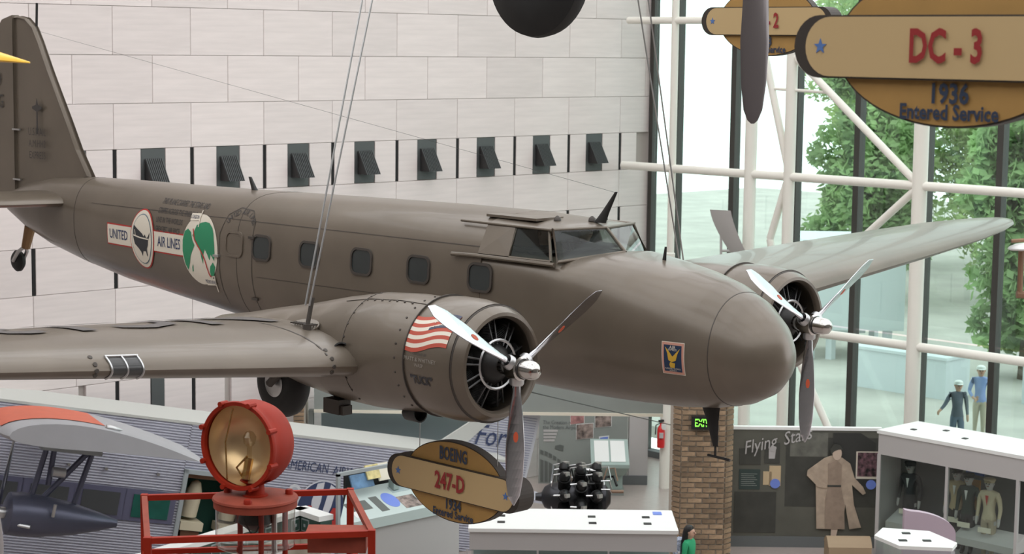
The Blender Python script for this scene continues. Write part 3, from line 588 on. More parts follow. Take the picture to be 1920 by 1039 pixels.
        gridshape('flag_canton', polys, mat('flag_blue_print', (.05, .06, .10), .6), cl(.003), cow, .2)
        for i in range(4):
            for j in range(3): a_ = 0.0+.06*i; z_ = .10+.05*j+wave(a_); gridshape('flag_star', [[(a_+.014*(1 if k % 2 == 0 else .45)*math.sin(k*math.pi/5), z_+.014*(1 if k % 2 == 0 else .45)*math.cos(k*math.pi/5)) for k in range(10)]], FLAGW, cl(.006), cow, .2)
        for tx, sz, dz, m in (('POWERED BY', .035, -.20, LETTER), ('PRATT & WHITNEY', .055, -.255, mat('pale_outline_print', (.27, .245, .21), .6)), ('WASP', .05, -.31, mat('pale_outline_print', (.27, .245, .21), .6))):
            writing('lettering', tx, sz, (0, 0, 0), (1, 0, 0), (0, 1, 0), m, cow, fn=lambda u, v, dz=dz: cl(.002)(u-.08, v+dz))
        writing('lettering', '"TUCK"', .12, (0, 0, 0), (1, 0, 0), (0, 1, 0), PRINTK, cow, fn=lambda u, v: cl(.002)(u-.06, v-.46), sx=.8, bold=.004)
# ---- tail
FINP = [(25.05, 8.15), (25.4, 8.55), (25.68, 8.96), (26.25, 9.75), (26.55, 10.2), (26.72, 10.42), (26.95, 10.55), (27.2, 10.58), (27.32, 10.57), (27.32, 7.7), (26.2, 7.95)]
def plate(name, prof, th, parent=air, m=PAINT):
    q = MB(); q.loft([[Vector((XC+k*th, y, z)) for y, z in pr] for k, pr in ((-.5, [(27.0+(y-27.0)*.94, 9+(z-9)*.985) for y, z in prof]), (-1, [(27.1+(y-27.1)*.9, 9+(z-9)*.97) for y, z in prof]), (1, [(27.1+(y-27.1)*.9, 9+(z-9)*.97) for y, z in prof]), (.5, [(27.0+(y-27.0)*.94, 9+(z-9)*.985) for y, z in prof]))]); return q.build(name, m, parent)
fin = plate('tail_fin', FINP, .065)
q = MB(); pr = [(27.34, 7.7), (27.34, 10.57), (27.7, 10.5), (28.1, 10.15), (28.3, 9.6), (28.35, 8.9), (28.25, 8.2), (28.0, 7.7)]
q.loft([[Vector((XC+k, 27.34+(y-27.34)*f, z)) for y, z in pr] for k, f in ((-.06, .86), (-.02, 1), (.02, 1), (.06, .86))]); rud = q.build('rudder', PAINT, air)
for z in (8.8, 8.02): q = MB(); q.box((XC-.07, 27.25, z), (.03, .22, .025)); q.build('rudder_hinge', STEEL, fin)
q = MB(); q.tube([(XC, 26.72, 10.4), (XC, 26.70, 10.75)], .02, 6); q.build('fin_mast', DARK, fin)
for tx, z, sz in (('U.S.MAIL', 8.78, .17), ('A.M.HH2', 8.60, .16), ('EXPRESS', 8.42, .16)):
    writing('lettering', tx, sz, (XC-.078, 26.62, z), (0, -1, 0), (0, 0, 1), LETTER, fin, sx=.8)
writing('lettering', 'NC13369', .3, (XC-.07, 28.15, 9.55), (0, -1, 0), (0, 0, 1), LETTER, rud, sx=.8); writing('lettering', 'BOEING', .3, (XC-.07, 28.05, 9.22), (0, -1, 0), (0, 0, 1), LETTER, rud, sx=.8)
shape('mail_emblem', [[(XC-.08, 26.62+a, 9.0+c_) for a, c_ in ((-.02, -.25), (.02, -.25), (.02, .1), (.14, .14), (.14, .17), (.03, .2), (0, .3), (-.03, .2), (-.14, .17), (-.14, .14), (-.02, .1))]], LETTER, fin, (-1, 0, 0))
for s in (-1, 1):
    q = MB(); st = [(.2, 25.35, 27.35, 7.78, .24), (1.2, 25.45, 27.5, 7.79, .2), (2.2, 25.7, 27.6, 7.8, .15), (2.7, 26.1, 27.4, 7.8, .08), (2.85, 26.5, 27.0, 7.8, .02)]
    q.loft([[Vector((XC+s*r[0], y, z)) for y, z in airfoil(*r[1:], n=10)] for r in st]); q.build('stabilizer', PAINT, air, True)
b = MB(); b.lathe((XC-.06, 27.40, 6.72), (1, 0, 0), [(.001, 0), (.08, 0), (.13, .01), (.17, .05), (.17, .09), (.13, .13), (.001, .14)], 24); tw_ = b.build('tail_wheel', BLACK, air, True)
q = MB(); q.tube([(XC-.08, 27.4, 6.72), (XC-.08, 27.25, 6.88), (XC, 27.15, 6.98)], .03, 8); q.tube([(XC+.1, 27.4, 6.72), (XC+.08, 27.25, 6.88), (XC, 27.15, 6.98)], .03, 8); q.build('fork', STEEL, tw_, True)
q = MB(); q.tube([(XC, 27.15, 6.95), (XC, 27.0, 7.3)], [.07, .09], 8); q.build('tail_strut', mat('ochre_leather', (.25, .14, .06), .7), tw_, True)
# hanging cables
for s in (-1, 1):
    cb = thing('hanging_cable', (XC+s*3.05, 16.25, 7.2), 'pair of steel cables holding the airliner at its %s wing root' % ('flag-side' if s < 0 else 'far, window-side'), 'cable')
    for o in (-.035, .035): q = MB(); q.tube([(XC+s*3.05, 16.25+o, 7.42), (XC+s*.05, 16.25+o*6, 19.3)], .011, 6); q.build('strand', STEEL, cb)
    q = MB(); q.tube([(XC+s*3.06, 16.25, 7.0), (XC+s*3.05, 16.25, 7.22)], [.06, .045], 8); q.tube([(XC+s*3.05, 16.25, 7.2), (XC+s*2.98, 16.25, 7.5)], .025, 8); q.build('turnbuckle', PAINT_D, cb, True)
# ============================================================ CORRUGATED TRI-MOTOR (lower left)
hd, pt_ = math.radians(64), math.radians(11)
T0 = RT*math.sin(hd)+FH*math.cos(hd); FL = RT*math.cos(hd)-FH*math.sin(hd); FT = T0*math.cos(pt_)-UP*math.sin(pt_); FN = UP*math.cos(pt_)+T0*math.sin(pt_)
FO = atd(195, 838, 32)-FL*4.2
fp = lambda t, l, n: FO+FT*t+FL*l+FN*n
tri = thing('corrugated_airliner', fp(3, .0, -2.9), 'silver corrugated tri-motor airliner with large dark blue side lettering and purple window frames', 'airplane')
CORR = mat('corrugated_aluminium', (.58, .58, .65), .40, .35, .04, 2); PURP = mat('purple_grey_paint', (.12, .12, .19), .5, .1); FRG = mat('grey_frame', (.34, .37, .38), .6)
def corr(name, t0, t1, n0, n1, l, parent, skip=None, per=.052, top=None):
    q = MB(); k = int((n1-n0)/per*4); rows = []
    ts = [t0, t1] if not top else list(np.linspace(t0, t1, 6))
    for i in range(k+1):
        n_ = n0+(n1-n0)*i/k; rows.append([fp(t, l+.020*math.cos(i*math.pi/2), n_) for t in ts])
    q.loft(rows, closed=False, cap=False); return q.build(name, CORR, parent)
# side skin, split round the door opening
corr('side_skin', -3.2, 2.60, -2.75, .10, .7, tri); corr('side_skin', 4.05, 9.4, -2.2, .10, .7, tri); corr('side_skin', 2.60, 4.05, -.86, .10, .7, tri)
corr('lower_skin', 4.05, 8.2, -2.75, -2.2, .7, tri)
q = MB(); q.slab([fp(-3.2, .72, .10), fp(9.4, .72, .10), fp(9.4, -.7, .14), fp(-3.2, -.7, .14)], FN, .05); q.build('roof_cap', mat('cream_cap', (.50, .50, .47), .6), tri)
q = MB(); q.slab([fp(-3.2, -.7, .1), fp(9.4, -.7, .1), fp(9.4, -.7, -2.7), fp(-3.2, -.7, -2.7)], -FL, .03); q.build('far_side_skin', CORR, tri)
def fbox(name, t0, t1, l0, l1, n0, n1, m, parent): q = MB(); q.box(fp((t0+t1)/2, (l0+l1)/2, (n0+n1)/2), (t1-t0, l1-l0, n1-n0), (FT, FL, FN)); return q.build(name, m, parent)
df = MB()
for a in ((2.60, 2.68, -2.75, -.80), (3.98, 4.05, -2.75, -.80), (2.60, 4.05, -.88, -.80)): df.box(fp((a[0]+a[1])/2, .73, (a[2]+a[3])/2), (a[1]-a[0], .08, a[3]-a[2]), (FT, FL, FN))
dfo = df.build('door_frame', FRG, tri)
fbox('cabin_back_wall', 2.6, 4.05, -.1, -.05, -2.7, -.8, mat('deep_green_cloth', (.012, .07, .05), .8), tri); fbox('cabin_trim', 2.68, 4.0, -.04, .6, -.98, -.90, mat('wood_trim', (.25, .13, .07), .6), tri); fbox('cabin_floor', 2.6, 4.05, -.1, .7, -2.72, -2.6, DARK, tri)
SEAT = mat('cream_wicker', (.62, .55, .40), .8)
for t in (2.95, 3.72):
    q = MB(); q.loft([[fp(t+a*.16*w_+.05*k, .35+.2*0, -1.75+.6*k)+FL*(b_*.17*w_) for a, b_ in ell(1, 1, 14)] for k, w_ in ((0, 1), (.5, 1.0), (.85, .9), (1.1, .55), (1.17, .15))]); st = q.build('seat_back', SEAT, tri, True)
    q = MB(); q.box(fp(t+.02, .4, -1.9), (.45, .45, .16), (FT, FL, FN)); q.build('seat_cushion', SEAT, st); q = MB(); q.box(fp(t+.02, .4, -2.3), (.36, .36, .6), (FT, FL, FN)); q.build('seat_base', mat('brown_leather', (.14, .06, .03), .6), st)
GREENG = mat('green_window_glass', (.015, .11, .085), .18, 0, .2, 3)
for i, t in enumerate((1.69, .72, -.25, -1.2)):
    q = MB(); q.box(fp(t+.36, .705, -1.58), (.98, .05, .60), (FT, FL, FN)); f_ = q.build('window_frame', PURP, tri)
    fbox('pane', t+.03, t+.74, .73, .745, -1.80, -1.37, GREENG if i == 0 else mat('dim_window_glass', (.07, .075, .08), .2), f_)
for t in (.4, 1.1, 2.1): q = MB(); q.tube([fp(t, .7, -.95), fp(t, .78, -.95)], .03, 8); q.build('skin_fitting', STEEL, tri, True)
lt = lambda t, n, o=.02: fp(t, .7+o, n)
writing('lettering', 'AMERICAN', .27, lt(5.02, -.50), FT, FN, NAVY, tri, sx=.70); writing('lettering', 'AIRWAYS', .27, lt(5.98, -.52), FT, FN, NAVY, tri, sx=.70)
def fshape(name, poly, o, m, parent=tri): return shape(name, [[fp(t, .7+o, n) for t, n in poly]], m, parent, FL, .006)
bt, bn = 5.47, -1.34
fshape('emblem_ring', ell(.53, .62, 40, bt, bn), .018, mat('silver_print', (.60, .60, .64), .5)); fshape('emblem_disc', ell(.50, .59, 40, bt, bn), .024, NAVY)
fshape('emblem_eagle', [(bt-.16, bn+.54), (bt-.02, bn+.58), (bt-.03, bn+.2), (bt-.1, bn-.2), (bt-.2, bn-.1), (bt-.22, bn+.2)], .030, mat('silver_print', (.60, .60, .64), .5)); fshape('emblem_eagle', [(bt+.12, bn+.55), (bt+.25, bn+.48), (bt+.2, bn+.1), (bt+.1, bn-.25), (bt+.04, bn), (bt+.08, bn+.3)], .030, mat('silver_print', (.60, .60, .64), .5))
writing('emblem_letter', 'A', .62, lt(bt-.24, bn-.16, .034), FT, FN, REDP, tri, bold=.02); writing('emblem_letter', 'A', .62, lt(bt+.28, bn-.16, .034), FT, FN, REDP, tri, bold=.02)
fshape('round_badge', ell(.13, .13, 24, 4.86, -.99), .018, mat('pale_print', (.62, .62, .64), .5)); fshape('round_badge', ell(.075, .075, 20, 4.86, -.99), .026, mat('grey_print', (.42, .43, .48), .5))
# tail fin with script
FX = [(8.55, .50), (9.15, 1.02), (10.25, 1.06), (10.22, .2), (10.16, -.75), (9.1, -1.0), (8.4, -.1)]
q = MB(); q.slab([fp(t, .03, n) for t, n in FX], FL, .08); finf = q.build('tail_fin', mat('fin_silver', (.60, .61, .66), .45, .3), tri)
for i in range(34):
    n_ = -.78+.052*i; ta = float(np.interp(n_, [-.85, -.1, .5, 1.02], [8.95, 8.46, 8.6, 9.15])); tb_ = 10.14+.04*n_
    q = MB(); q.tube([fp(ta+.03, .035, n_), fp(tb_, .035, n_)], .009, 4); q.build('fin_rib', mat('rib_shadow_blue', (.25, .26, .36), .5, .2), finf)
writing('lettering', 'Ford', .62, fp(9.28, .05, .45), FT, FN, NAVY, finf, shear=.25, sx=.8); writing('lettering', 'MOTOR', .22, fp(9.42, .05, -.02), FT, FN, NAVY, finf, sx=.8)
shape('tail_fairing', [[fp(7.9, .06, .1), fp(8.75, .06, .78), fp(9.3, .06, .98), fp(8.5, .06, .1)]], mat('cream_cap', (.50, .50, .47), .6), tri, FL, .06)
fbox('tail_post', 9.3, 9.5, -.1, .1, -2.9, -1.0, FRG, tri); fbox('belly_stand', -1, 0, -.4, .4, -3.2, -2.7, FRG, tri)
q = MB(); q.slab([fp(9.0, .5, -.5), fp(9.6, 1.6, -.5), fp(10.2, 1.6, -.5), fp(10.2, .5, -.5)], FN, .06); q.build('tailplane', CORR, tri)
# wing stub with orange panel
def wsec(l, k=1.0, dn=0):
    out = []
    for u in [(1-math.cos(math.pi*i/16))/2 for i in range(17)][::-1]: out.append((u, 1))
    for u in [(1-math.cos(math.pi*i/16))/2 for i in range(1, 16)]: out.append((u, -1))
    res = []
    for u, sg in out:
        yt = 5*.16*3.56*(.2969*math.sqrt(u)-.126*u-.3516*u*u+.2843*u**3-.1036*u**4)
        res.append(fp(.05+(-1.77+u*3.56)*k, l, dn+.0+(yt*.95 if sg > 0 else -yt*.62)*k+.09*math.sin(math.pi*u)-.07*u))
    return res
WS = mat('silver_grey_wing', (.40, .40, .42), .5, .2, .04, 2)
q = MB(); q.loft([wsec(2.35, .9), wsec(2.6, 1), wsec(3.6, 1), wsec(3.95, .985), wsec(4.12, .96), wsec(4.2, .92)]); ws = q.build('wing_stub', WS, tri, True)
fbox('wing_spar', -.5, .5, .6, 2.5, -.12, .02, WS, tri)
ORG = mat('orange_red_paint', (.60, .13, .07), .55, 0, .06, 4)
def wtop(u, l): yt = 5*.16*3.56*(.2969*math.sqrt(u)-.126*u-.3516*u*u+.2843*u**3-.1036*u**4); return fp(.05-1.77+u*3.56, l, yt*.95+.09*math.sin(math.pi*u)-.07*u+.006)
q = MB(); q.loft([[wtop(u, l) for u in np.linspace(.015, .5, 16)] for l in (2.62, 3.0, 3.5, 3.85)], closed=False, cap=False); q.build('orange_panel', ORG, ws, True)
q = MB(); p = wtop(.53, 4.0); q.lathe(p-FT*.1, FT, [(.001, -.06), (.06, -.03), (.07, .02), (.05, .12), (.02, .22), (.001, .26)], 14); q.build('navigation_lamp', STEEL, ws, True)
# engine pod on struts
NP = mat('dark_blue_grey_nacelle', (.10, .105, .15), .35, .5, .05, 3)
q = MB(); q.lathe(fp(-1.15, 3.0, -1.50), FT, [(.001, 0), (.25, 0), (.36, .05), (.38, .25), (.36, .6), (.28, 1.15), (.16, 1.65), (.075, 1.92), (.07, 1.95), (.001, 1.95)], 20); pod = q.build('engine_pod', NP, tri, True)
for a, c_ in (((-.62, -.22), (-.75, -1.2)), ((.15, -.24), (-.55, -1.18)), ((.18, -.24), (.0, -1.22)), ((-.5, -.2), (-.5, -.95))): q = MB(); q.tube([fp(a[0], 3.0, a[1]), fp(c_[0], 3.0, c_[1])], .05, 8); q.build('strut', NP, pod, True)
fbox('mount_plate', -.75, .3, 2.9, 3.15, -.34, -.2, FRG, ws)
q = MB(); q.tube([fp(-.5, 3.12, -.7), fp(-.28, 3.12, -.7)], .09, 10); q.build('strut_fairing', STEEL, pod, True)
q = MB(); q.tube([fp(-.42, 3.37, -1.42), fp(-.42, 3.40, -1.2)], .03, 8); q.build('filler_cap', STEEL, pod, True)
q = MB(); q.lathe(fp(-1.15, 3.0, -1.5), -FT, [(.10, 0), (.10, .12), (.04, .2), (.001, .2)], 14); ph = q.build('pod_propeller_hub', STEEL, pod, True)
for a in (12, 132, 252):
    a = math.radians(a); u = FN*math.cos(a)+FL*math.sin(a); v = u.cross(FT); q = MB()
    q.loft([[fp(-1.27, 3.0, -1.5)+u*r+v*(c_/2*math.cos(k*math.pi/4))+FT*(.02*math.sin(k*math.pi/4)+.3*c_*math.cos(k*math.pi/4)) for k in range(8)] for r, c_ in ((.05, .08), (.3, .14), (.7, .19), (1.1, .15), (1.3, .05))]); q.build('pod_blade', ALU, pod, True)
for c_ in ((-1.05, 3.0, -1.5),):
    q = MB(); q.tube([fp(-1.0, 3.3, -1.62), fp(-.78, 3.42, -1.62)], .035, 8); q.build('exhaust_stub', STEEL, pod, True)

# ============================================================ RED AIRWAY BEACON ON ITS TOWER
bc = V(-1.99, 14.95, 0)
bea = thing('airway_beacon', bc, 'red rotating searchlight beacon with round glass lens on a red railed tower', 'beacon')
Zr = 6.53; A, B, Cc, D = V(-2.95, 15.5, Zr), V(-1.31, 15.8, Zr), V(-1.034, 14.43, Zr), V(-2.67, 14.13, Zr)
def rail(name, a, b_, w_=.035, m=RED, parent=bea):
    a, b_ = Vector(a), Vector(b_); t = (b_-a).normalized(); s_ = t.cross(UP) if abs(t.z) < .9 else RT; s_.normalize(); u = s_.cross(t)
    q = MB(); q.box((a+b_)/2, ((b_-a).length+w_, w_, w_), (t, s_, u)); return q.build(name, m, parent)
for a, b_ in ((A, B), (B, Cc), (Cc, D), (D, A)):
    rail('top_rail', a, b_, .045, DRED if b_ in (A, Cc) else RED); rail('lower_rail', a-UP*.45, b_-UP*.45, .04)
for c_ in (A, B, Cc, D): rail('corner_post', c_, c_-UP*1.0, .055); rail('tower_leg', c_-UP*1.0, Vector((c_.x, c_.y, 0)), .08)
q = MB(); q.slab([c_-UP*.98 for c_ in (A, B, Cc, D)], UP, .05); q.build('platform', DRED, bea)
for z in (4.2, 2.4, .9):
    for a, b_ in ((A, B), (B, Cc), (Cc, D), (D, A)): rail('tower_brace', Vector((a.x, a.y, z)), Vector((b_.x, b_.y, z)), .04)
q = MB(); q.box(V(-1.30, 14.55, 6.44), (.44, .22, .14), (RT, FH, UP)); q.box(V(-1.30, 14.55, 6.52), (.47, .26, .02), (RT, FH, UP)); q.build('railing_box', DRED, bea)
dc = V(-1.98, 14.95, 6.68)
q = MB(); q.lathe(dc, UP, [(.001, .012), (.33, .0), (.335, -.015), (.325, -.025), (.325, -.075), (.30, -.08), (.001, -.08)], 40); plate_ = q.build('turntable', [DRED], bea, True)
for a in (150, 20, 265): a = math.radians(a); q = MB(); q.lathe(dc+RT*.27*math.cos(a)+FH*.27*math.sin(a), UP, [(.032, -.01), (.032, .03), (.025, .04), (.001, .04)], 12); q.build('bolt', RED, plate_, True)
q = MB(); q.lathe(dc-UP*.08, -UP, [(.31, 0), (.31, .30), (.24, .33), (.001, .33)], 32); q.build('glass_housing', glassmat('clear_plastic', (.86, .86, .84), .08), bea, True)
q = MB(); q.lathe(dc-UP*.1, -UP, [(.12, 0), (.14, .1), (.06, .16), (.001, .16)], 14); q.build('motor', DARK, bea, True)
q = MB(); q.tube([dc+RT*.1*math.cos(a)+FH*.15*math.sin(a)-UP*(.2+.06*math.sin(3*a)) for a in np.linspace(0, 6, 30)], .006, 5); q.build('wiring', BLACK, bea)
for r_, d_, m in ((-.13, .08, RED), (.06, -.12, RED), (.22, .1, RED), (.15, -.02, STEEL)): q = MB(); q.tube([dc+RT*r_+FH*d_-UP*.08, dc+RT*r_+FH*d_-UP*1.1], .022, 8); q.build('support_pipe', m, bea, True)
q = MB(); q.lathe(dc, UP, [(.10, 0), (.10, .02), (.075, .025), (.07, .10), (.12, .13)], 20); q.build('pedestal', RED, bea, True)
la = (-RT*math.sin(math.radians(29))-FH*math.cos(math.radians(29))+UP*.02).normalized(); lc = V(-2.10, 14.93, 7.085)   # lens centre, lens axis
R_ = .335
q = MB(); q.lathe(lc, -la, [(R_-.012, -.03), (R_, -.03), (R_, .02), (R_-.005, .05), (R_, .08), (R_, .22), (R_-.03, .30), (.22, .37), (.1, .40), (.001, .40), (.1, .38), (R_-.035, .28), (R_-.012, .05)], 48); drum = q.build('lamp_drum', RED, bea, True)
q = MB(); q.lathe(lc, la, [(R_-.02, .0), (R_-.018, .03), (R_+.012, .035), (R_+.018, .015), (R_+.012, -.01)], 48); bez = q.build('lens_bezel', RED, bea, True)
s_ = la.cross(UP).normalized(); u_ = s_.cross(la)
for k in range(8): a = k*math.pi/4+.35; q = MB(); p = lc+(s_*math.cos(a)+u_*math.sin(a))*(R_+.015)+la*.02; q.tube([p-la*.05, p+la*.04], .022, 8); q.build('clamp', RED, bez, True)
q = MB(); q.lathe(lc-la*.03, -la, [(R_-.014, 0), (R_-.03, .05), (.24, .16), (.12, .21), (.001, .225)], 40); q.build('reflector', mat('gold_reflector', (.78, .62, .42), .28, .65, .05, 3), bea, True)
q = MB(); q.lathe(lc-la*.13, u_, [(.001, -.12), (.02, -.12), (.02, -.03), (.045, .0), (.055, .05), (.03, .09), (.001, .1)], 14); q.build('bulb', glassmat('bulb_glass', (.9, .85, .75), .1), bea, True)
q = MB(); q.tube([lc-la*.13-u_*.12, lc-la*.08-u_*.28], .035, 8); q.tube([lc-la*.1-u_*.1, lc-la*.1+s_*.1-u_*.2, lc-la*.06-u_*.27], .01, 6); q.build('bulb_holder', mat('brass', (.55, .36, .14), .25, 1), bea, True)
q = MB(); q.tube([lc-la*.02-u_*.29+s_*.13, lc-la*.06+s_*.18, lc-la*.02+u_*.28+s_*.08], .007, 6); q.build('guard_wire', mat('brass', (.55, .36, .14), .25, 1), bea, True)
q = MB(); q.lathe(lc, la, [(R_-.018, .0), (.2, .025), (.001, .035)], 40); q.build('lens_glass', glassmat('lens_glass', (.95, .90, .80), .05), bea, True)

# ============================================================ HANGING OVAL SIGNS
OCH = mat('ochre_sign_face', (.38, .215, .06), .6, 0, .05, 6); TAN = mat('tan_sign_face', (.50, .355, .175), .6); SDK = mat('dark_brown_sign_edge', (.035, .026, .02), .6)
def sign(c, name_lines, label, ov=(.76, .43), bl=1.02, bh=.17, top=19.3):
    t = thing('hanging_sign', (c.x, c.y, c.z-ov[1]), label, 'sign', 'hanging aircraft signs'); E = lambda a, z, o: Vector((c.x-o, c.y-a, c.z+z))      # a runs toward the reader's right
    nX = Vector((-1, 0, 0))
    ring = lambda a_, b_, o: [E(a_*math.cos(k*math.pi/30), b_*math.sin(k*math.pi/30), o) for k in range(60)]
    q = MB(); q.loft([ring(ov[0], ov[1], -.06), ring(ov[0], ov[1], .05)]); q.build('oval_body', SDK, t)
    q = MB(); q.slab(ring(ov[0]-.012, ov[1]-.012, .056), nX, .01); q.build('oval_face', OCH, t)
    pill = lambda L_, h, o: [E(L_-h+h*math.sin(k*math.pi/14), h*math.cos(k*math.pi/14), o) for k in range(15)]+[E(-L_+h-h*math.sin(k*math.pi/14), -h*math.cos(k*math.pi/14), o) for k in range(15)]
    q = MB(); q.loft([pill(bl, bh+.006, -.12), pill(bl, bh+.006, .095)]); q.build('bar_body', SDK, t)
    q = MB(); q.slab(pill(bl-.085, bh-.004, .103), nX, .012); q.build('bar_face', TAN, t)
    for sg in (-1, 1): q = MB(); q.slab([E(sg*(bl-.19)+.045*(1 if k % 2 == 0 else .42)*math.sin(k*math.pi/5), .045*(1 if k % 2 == 0 else .42)*math.cos(k*math.pi/5), .108) for k in range(10)], nX, .004); q.build('star', mat('star_blue', (.08, .17, .42), .5), t)
    for tx, sz, a, z, m, sx in name_lines: writing('lettering', tx, sz, E(a, z, .112 if abs(z) < .1 else .062), (0, -1, 0), (0, 0, 1), m, t, sx=sx, bold=sz*.03)
    for a in (-.6, .6): q = MB(); q.tube([E(a, .1, 0), Vector((c.x, c.y-a, top))], .005, 5); q.build('suspension_wire', STEEL, t)
    return t
SR, SN = mat('sign_red', (.28, .018, .018), .5), mat('sign_navy', (.022, .036, .07), .5)
pc = atd(858, 903, 20.2); sign(pc, [('BOEING', .19, 0, .285, SN, .62), ('247-D', .25, 0, 0, SR, .72), ('1934', .15, 0, -.25, SN, .85), ('Entered Service', .115, 0, -.35, SN, .85)], 'oval tan sign reading 247-D hanging behind the propeller tip', top=6.44)
pc = atd(1795, 90, 10.6); sign(pc, [('DC - 3', .25, 0, 0, SR, .66), ('1936', .15, 0, -.25, SN, .85), ('Entered Service', .115, 0, -.35, SN, .85)], 'oval tan sign reading DC-3 hanging in front of the glass wall')
pc = atd(1443, 40, 24.5); sign(pc, [('- 2', .25, .14, 0, SR, .66), ('28', .15, .03, -.25, SN, .85), ('Entered Service', .115, 0, -.35, SN, .85)], 'oval tan sign whose number ends in 2, behind the dark propeller blade')
# ============================================================ parts of other hanging aircraft that dip into view
wc = atd(1010, -54, 18.5); q = MB(); q.lathe(wc-Vector((.16,0,0)), (1,0,0), [(.001, .02), (.2, .02), (.22, .0), (.38, .0), (.50, .04), (.605, .09), (.62, .16), (.605, .23), (.5, .29), (.38, .32), (.22, .32), (.2, .30), (.001, .30)], 48)
wheel = q.build('landing_wheel', BLACK, smooth=True, label='big black aircraft tyre hanging into view above the marble wall', cat='wheel')
q = MB(); q.tube([wc, wc+UP*1.2], .09, 10); q.tube([wc+Vector((-.3,0,0)), wc+Vector((-.3,0,1.2))], .05, 8); q.tube([wc+Vector((.3,0,0)), wc+Vector((.3,0,1.2))], .05, 8); q.tube([wc+Vector((-.3,0,0)), wc+Vector((.3,0,0))], .04, 8); q.build('axle_fork', STEEL, wheel, True)
q = MB(); q.tube([wc+UP*1.1, Vector((wc.x, wc.y, 18.85))], .012, 6); q.build('cable', STEEL, wheel)
pb = atd(1411, 232, 17.0); q = MB(); secs = []
for t, c_, th in ((0, .03, .012), (.03, .10, .018), (.12, .18, .022), (.35, .25, .028), (.7, .305, .035), (1.1, .30, .05), (1.4, .22, .07), (1.6, .14, .10)):
    tw = math.radians(15+20*t); secs.append([pb+UP*t+(RT*math.cos(tw)+FH*math.sin(tw))*(c_/2*math.cos(k*math.pi/8))+(FH*math.cos(tw)-RT*math.sin(tw))*(th/2*math.sin(k*math.pi/8)) for k in range(16)])
q.loft(secs); pbl = q.build('propeller_blade', mat('dull_dark_blade', (.17, .15, .15), .35, .6), smooth=True, label='dark grey propeller blade pointing down in front of the tan sign ending in 2', cat='propeller')
q = MB(); q.tube([pb+UP*1.55, pb+UP*2.1], .09, 10); q.build('blade_root', STEEL, pbl, True); q = MB(); q.tube([pb+UP*2.0, Vector((pb.x, pb.y, 19.3))], .012, 6); q.build('cable', STEEL, pbl)
yt_ = atd(56, 118, 13.0); q = MB(); secs = []
for t, h, w_ in ((0, .008, .01), (.08, .025, .05), (.2, .05, .12), (.45, .07, .25), (1.2, .075, .4), (2.2, .075, .4)):
    secs.append([yt_-RT*t+UP*(.03*min(t, .3)/.3+h*(math.sin(k*math.pi/8) if k < 8 else .35*math.sin(k*math.pi/8)))+FH*(w_*math.cos(k*math.pi/8)) for k in range(16)])
q.loft(secs); yw = q.build('yellow_wing_tip', mat('bright_yellow_paint', (.80, .45, .01), .35), smooth=True, label='bright yellow pointed wing tip in front of the tail fin', cat='wing tip')
q = MB(); q.tube([yt_-RT*1.6+UP*.05, Vector((yt_.x, yt_.y, 0))-RT*1.6+UP*19.3], .012, 6); q.build('cable', STEEL, yw)
# ============================================================ EXHIBITS ON THE GALLERY FLOOR
AX = (RT, FH, UP)
V0 = V
V = lambda r, d, z: V0(r*1.03+.0018*d, d, z)          # floor-level exhibits: layout offset fitted against the photograph
def vbox(b_, r0, r1, d0, d1, z0, z1): b_.box(V((r0+r1)/2, (d0+d1)/2, (z0+z1)/2), (r1-r0, d1-d0, z1-z0), AX); return b_
def part(name, r0, r1, d0, d1, z0, z1, m, parent): return vbox(MB(), r0, r1, d0, d1, z0, z1).build(name, m, parent)
RD = lambda px, d: (px-960)/F_PX*d*1.0
def flat(name, pts, d, m, parent, o=.01, th=.008):        # flat print on a diagonal-facing panel, pts in (r, z)
    return shape(name, [[V(r, d-o, z) for r, z in pts]], m, parent, -FH, th)
def rect(r0, r1, z0, z1): return [(r0, z0), (r1, z0), (r1, z1), (r0, z1)]
# overhead beam
t = thing('overhead_beam', V(-.4, 40, 2.62), 'long grey-green overhead exhibit beam with cream lower edge', 'beam')
part('fascia', -4.12, 3.1, 39.9, 40.3, 2.66, 3.35, GREYP, t); part('lower_edge', -4.12, 3.1, 39.86, 40.3, 2.60, 2.66, CREAM, t)
part('end_post', -4.15, -4.05, 40.1, 40.3, 0, 2.6, GREYP, t)
b = vbox(MB(), -4.0, -.6, 40.75, 40.85, 0, 3.0); pb_ = b.build('blue_partition', BLUEP, label='plain pale blue partition panel under the overhead beam', cat='partition'); q = vbox(MB(), -1.5, -1.42, 40.72, 40.75, 2.4, 2.46); q.build('switch_plate', CASEG, pb_)
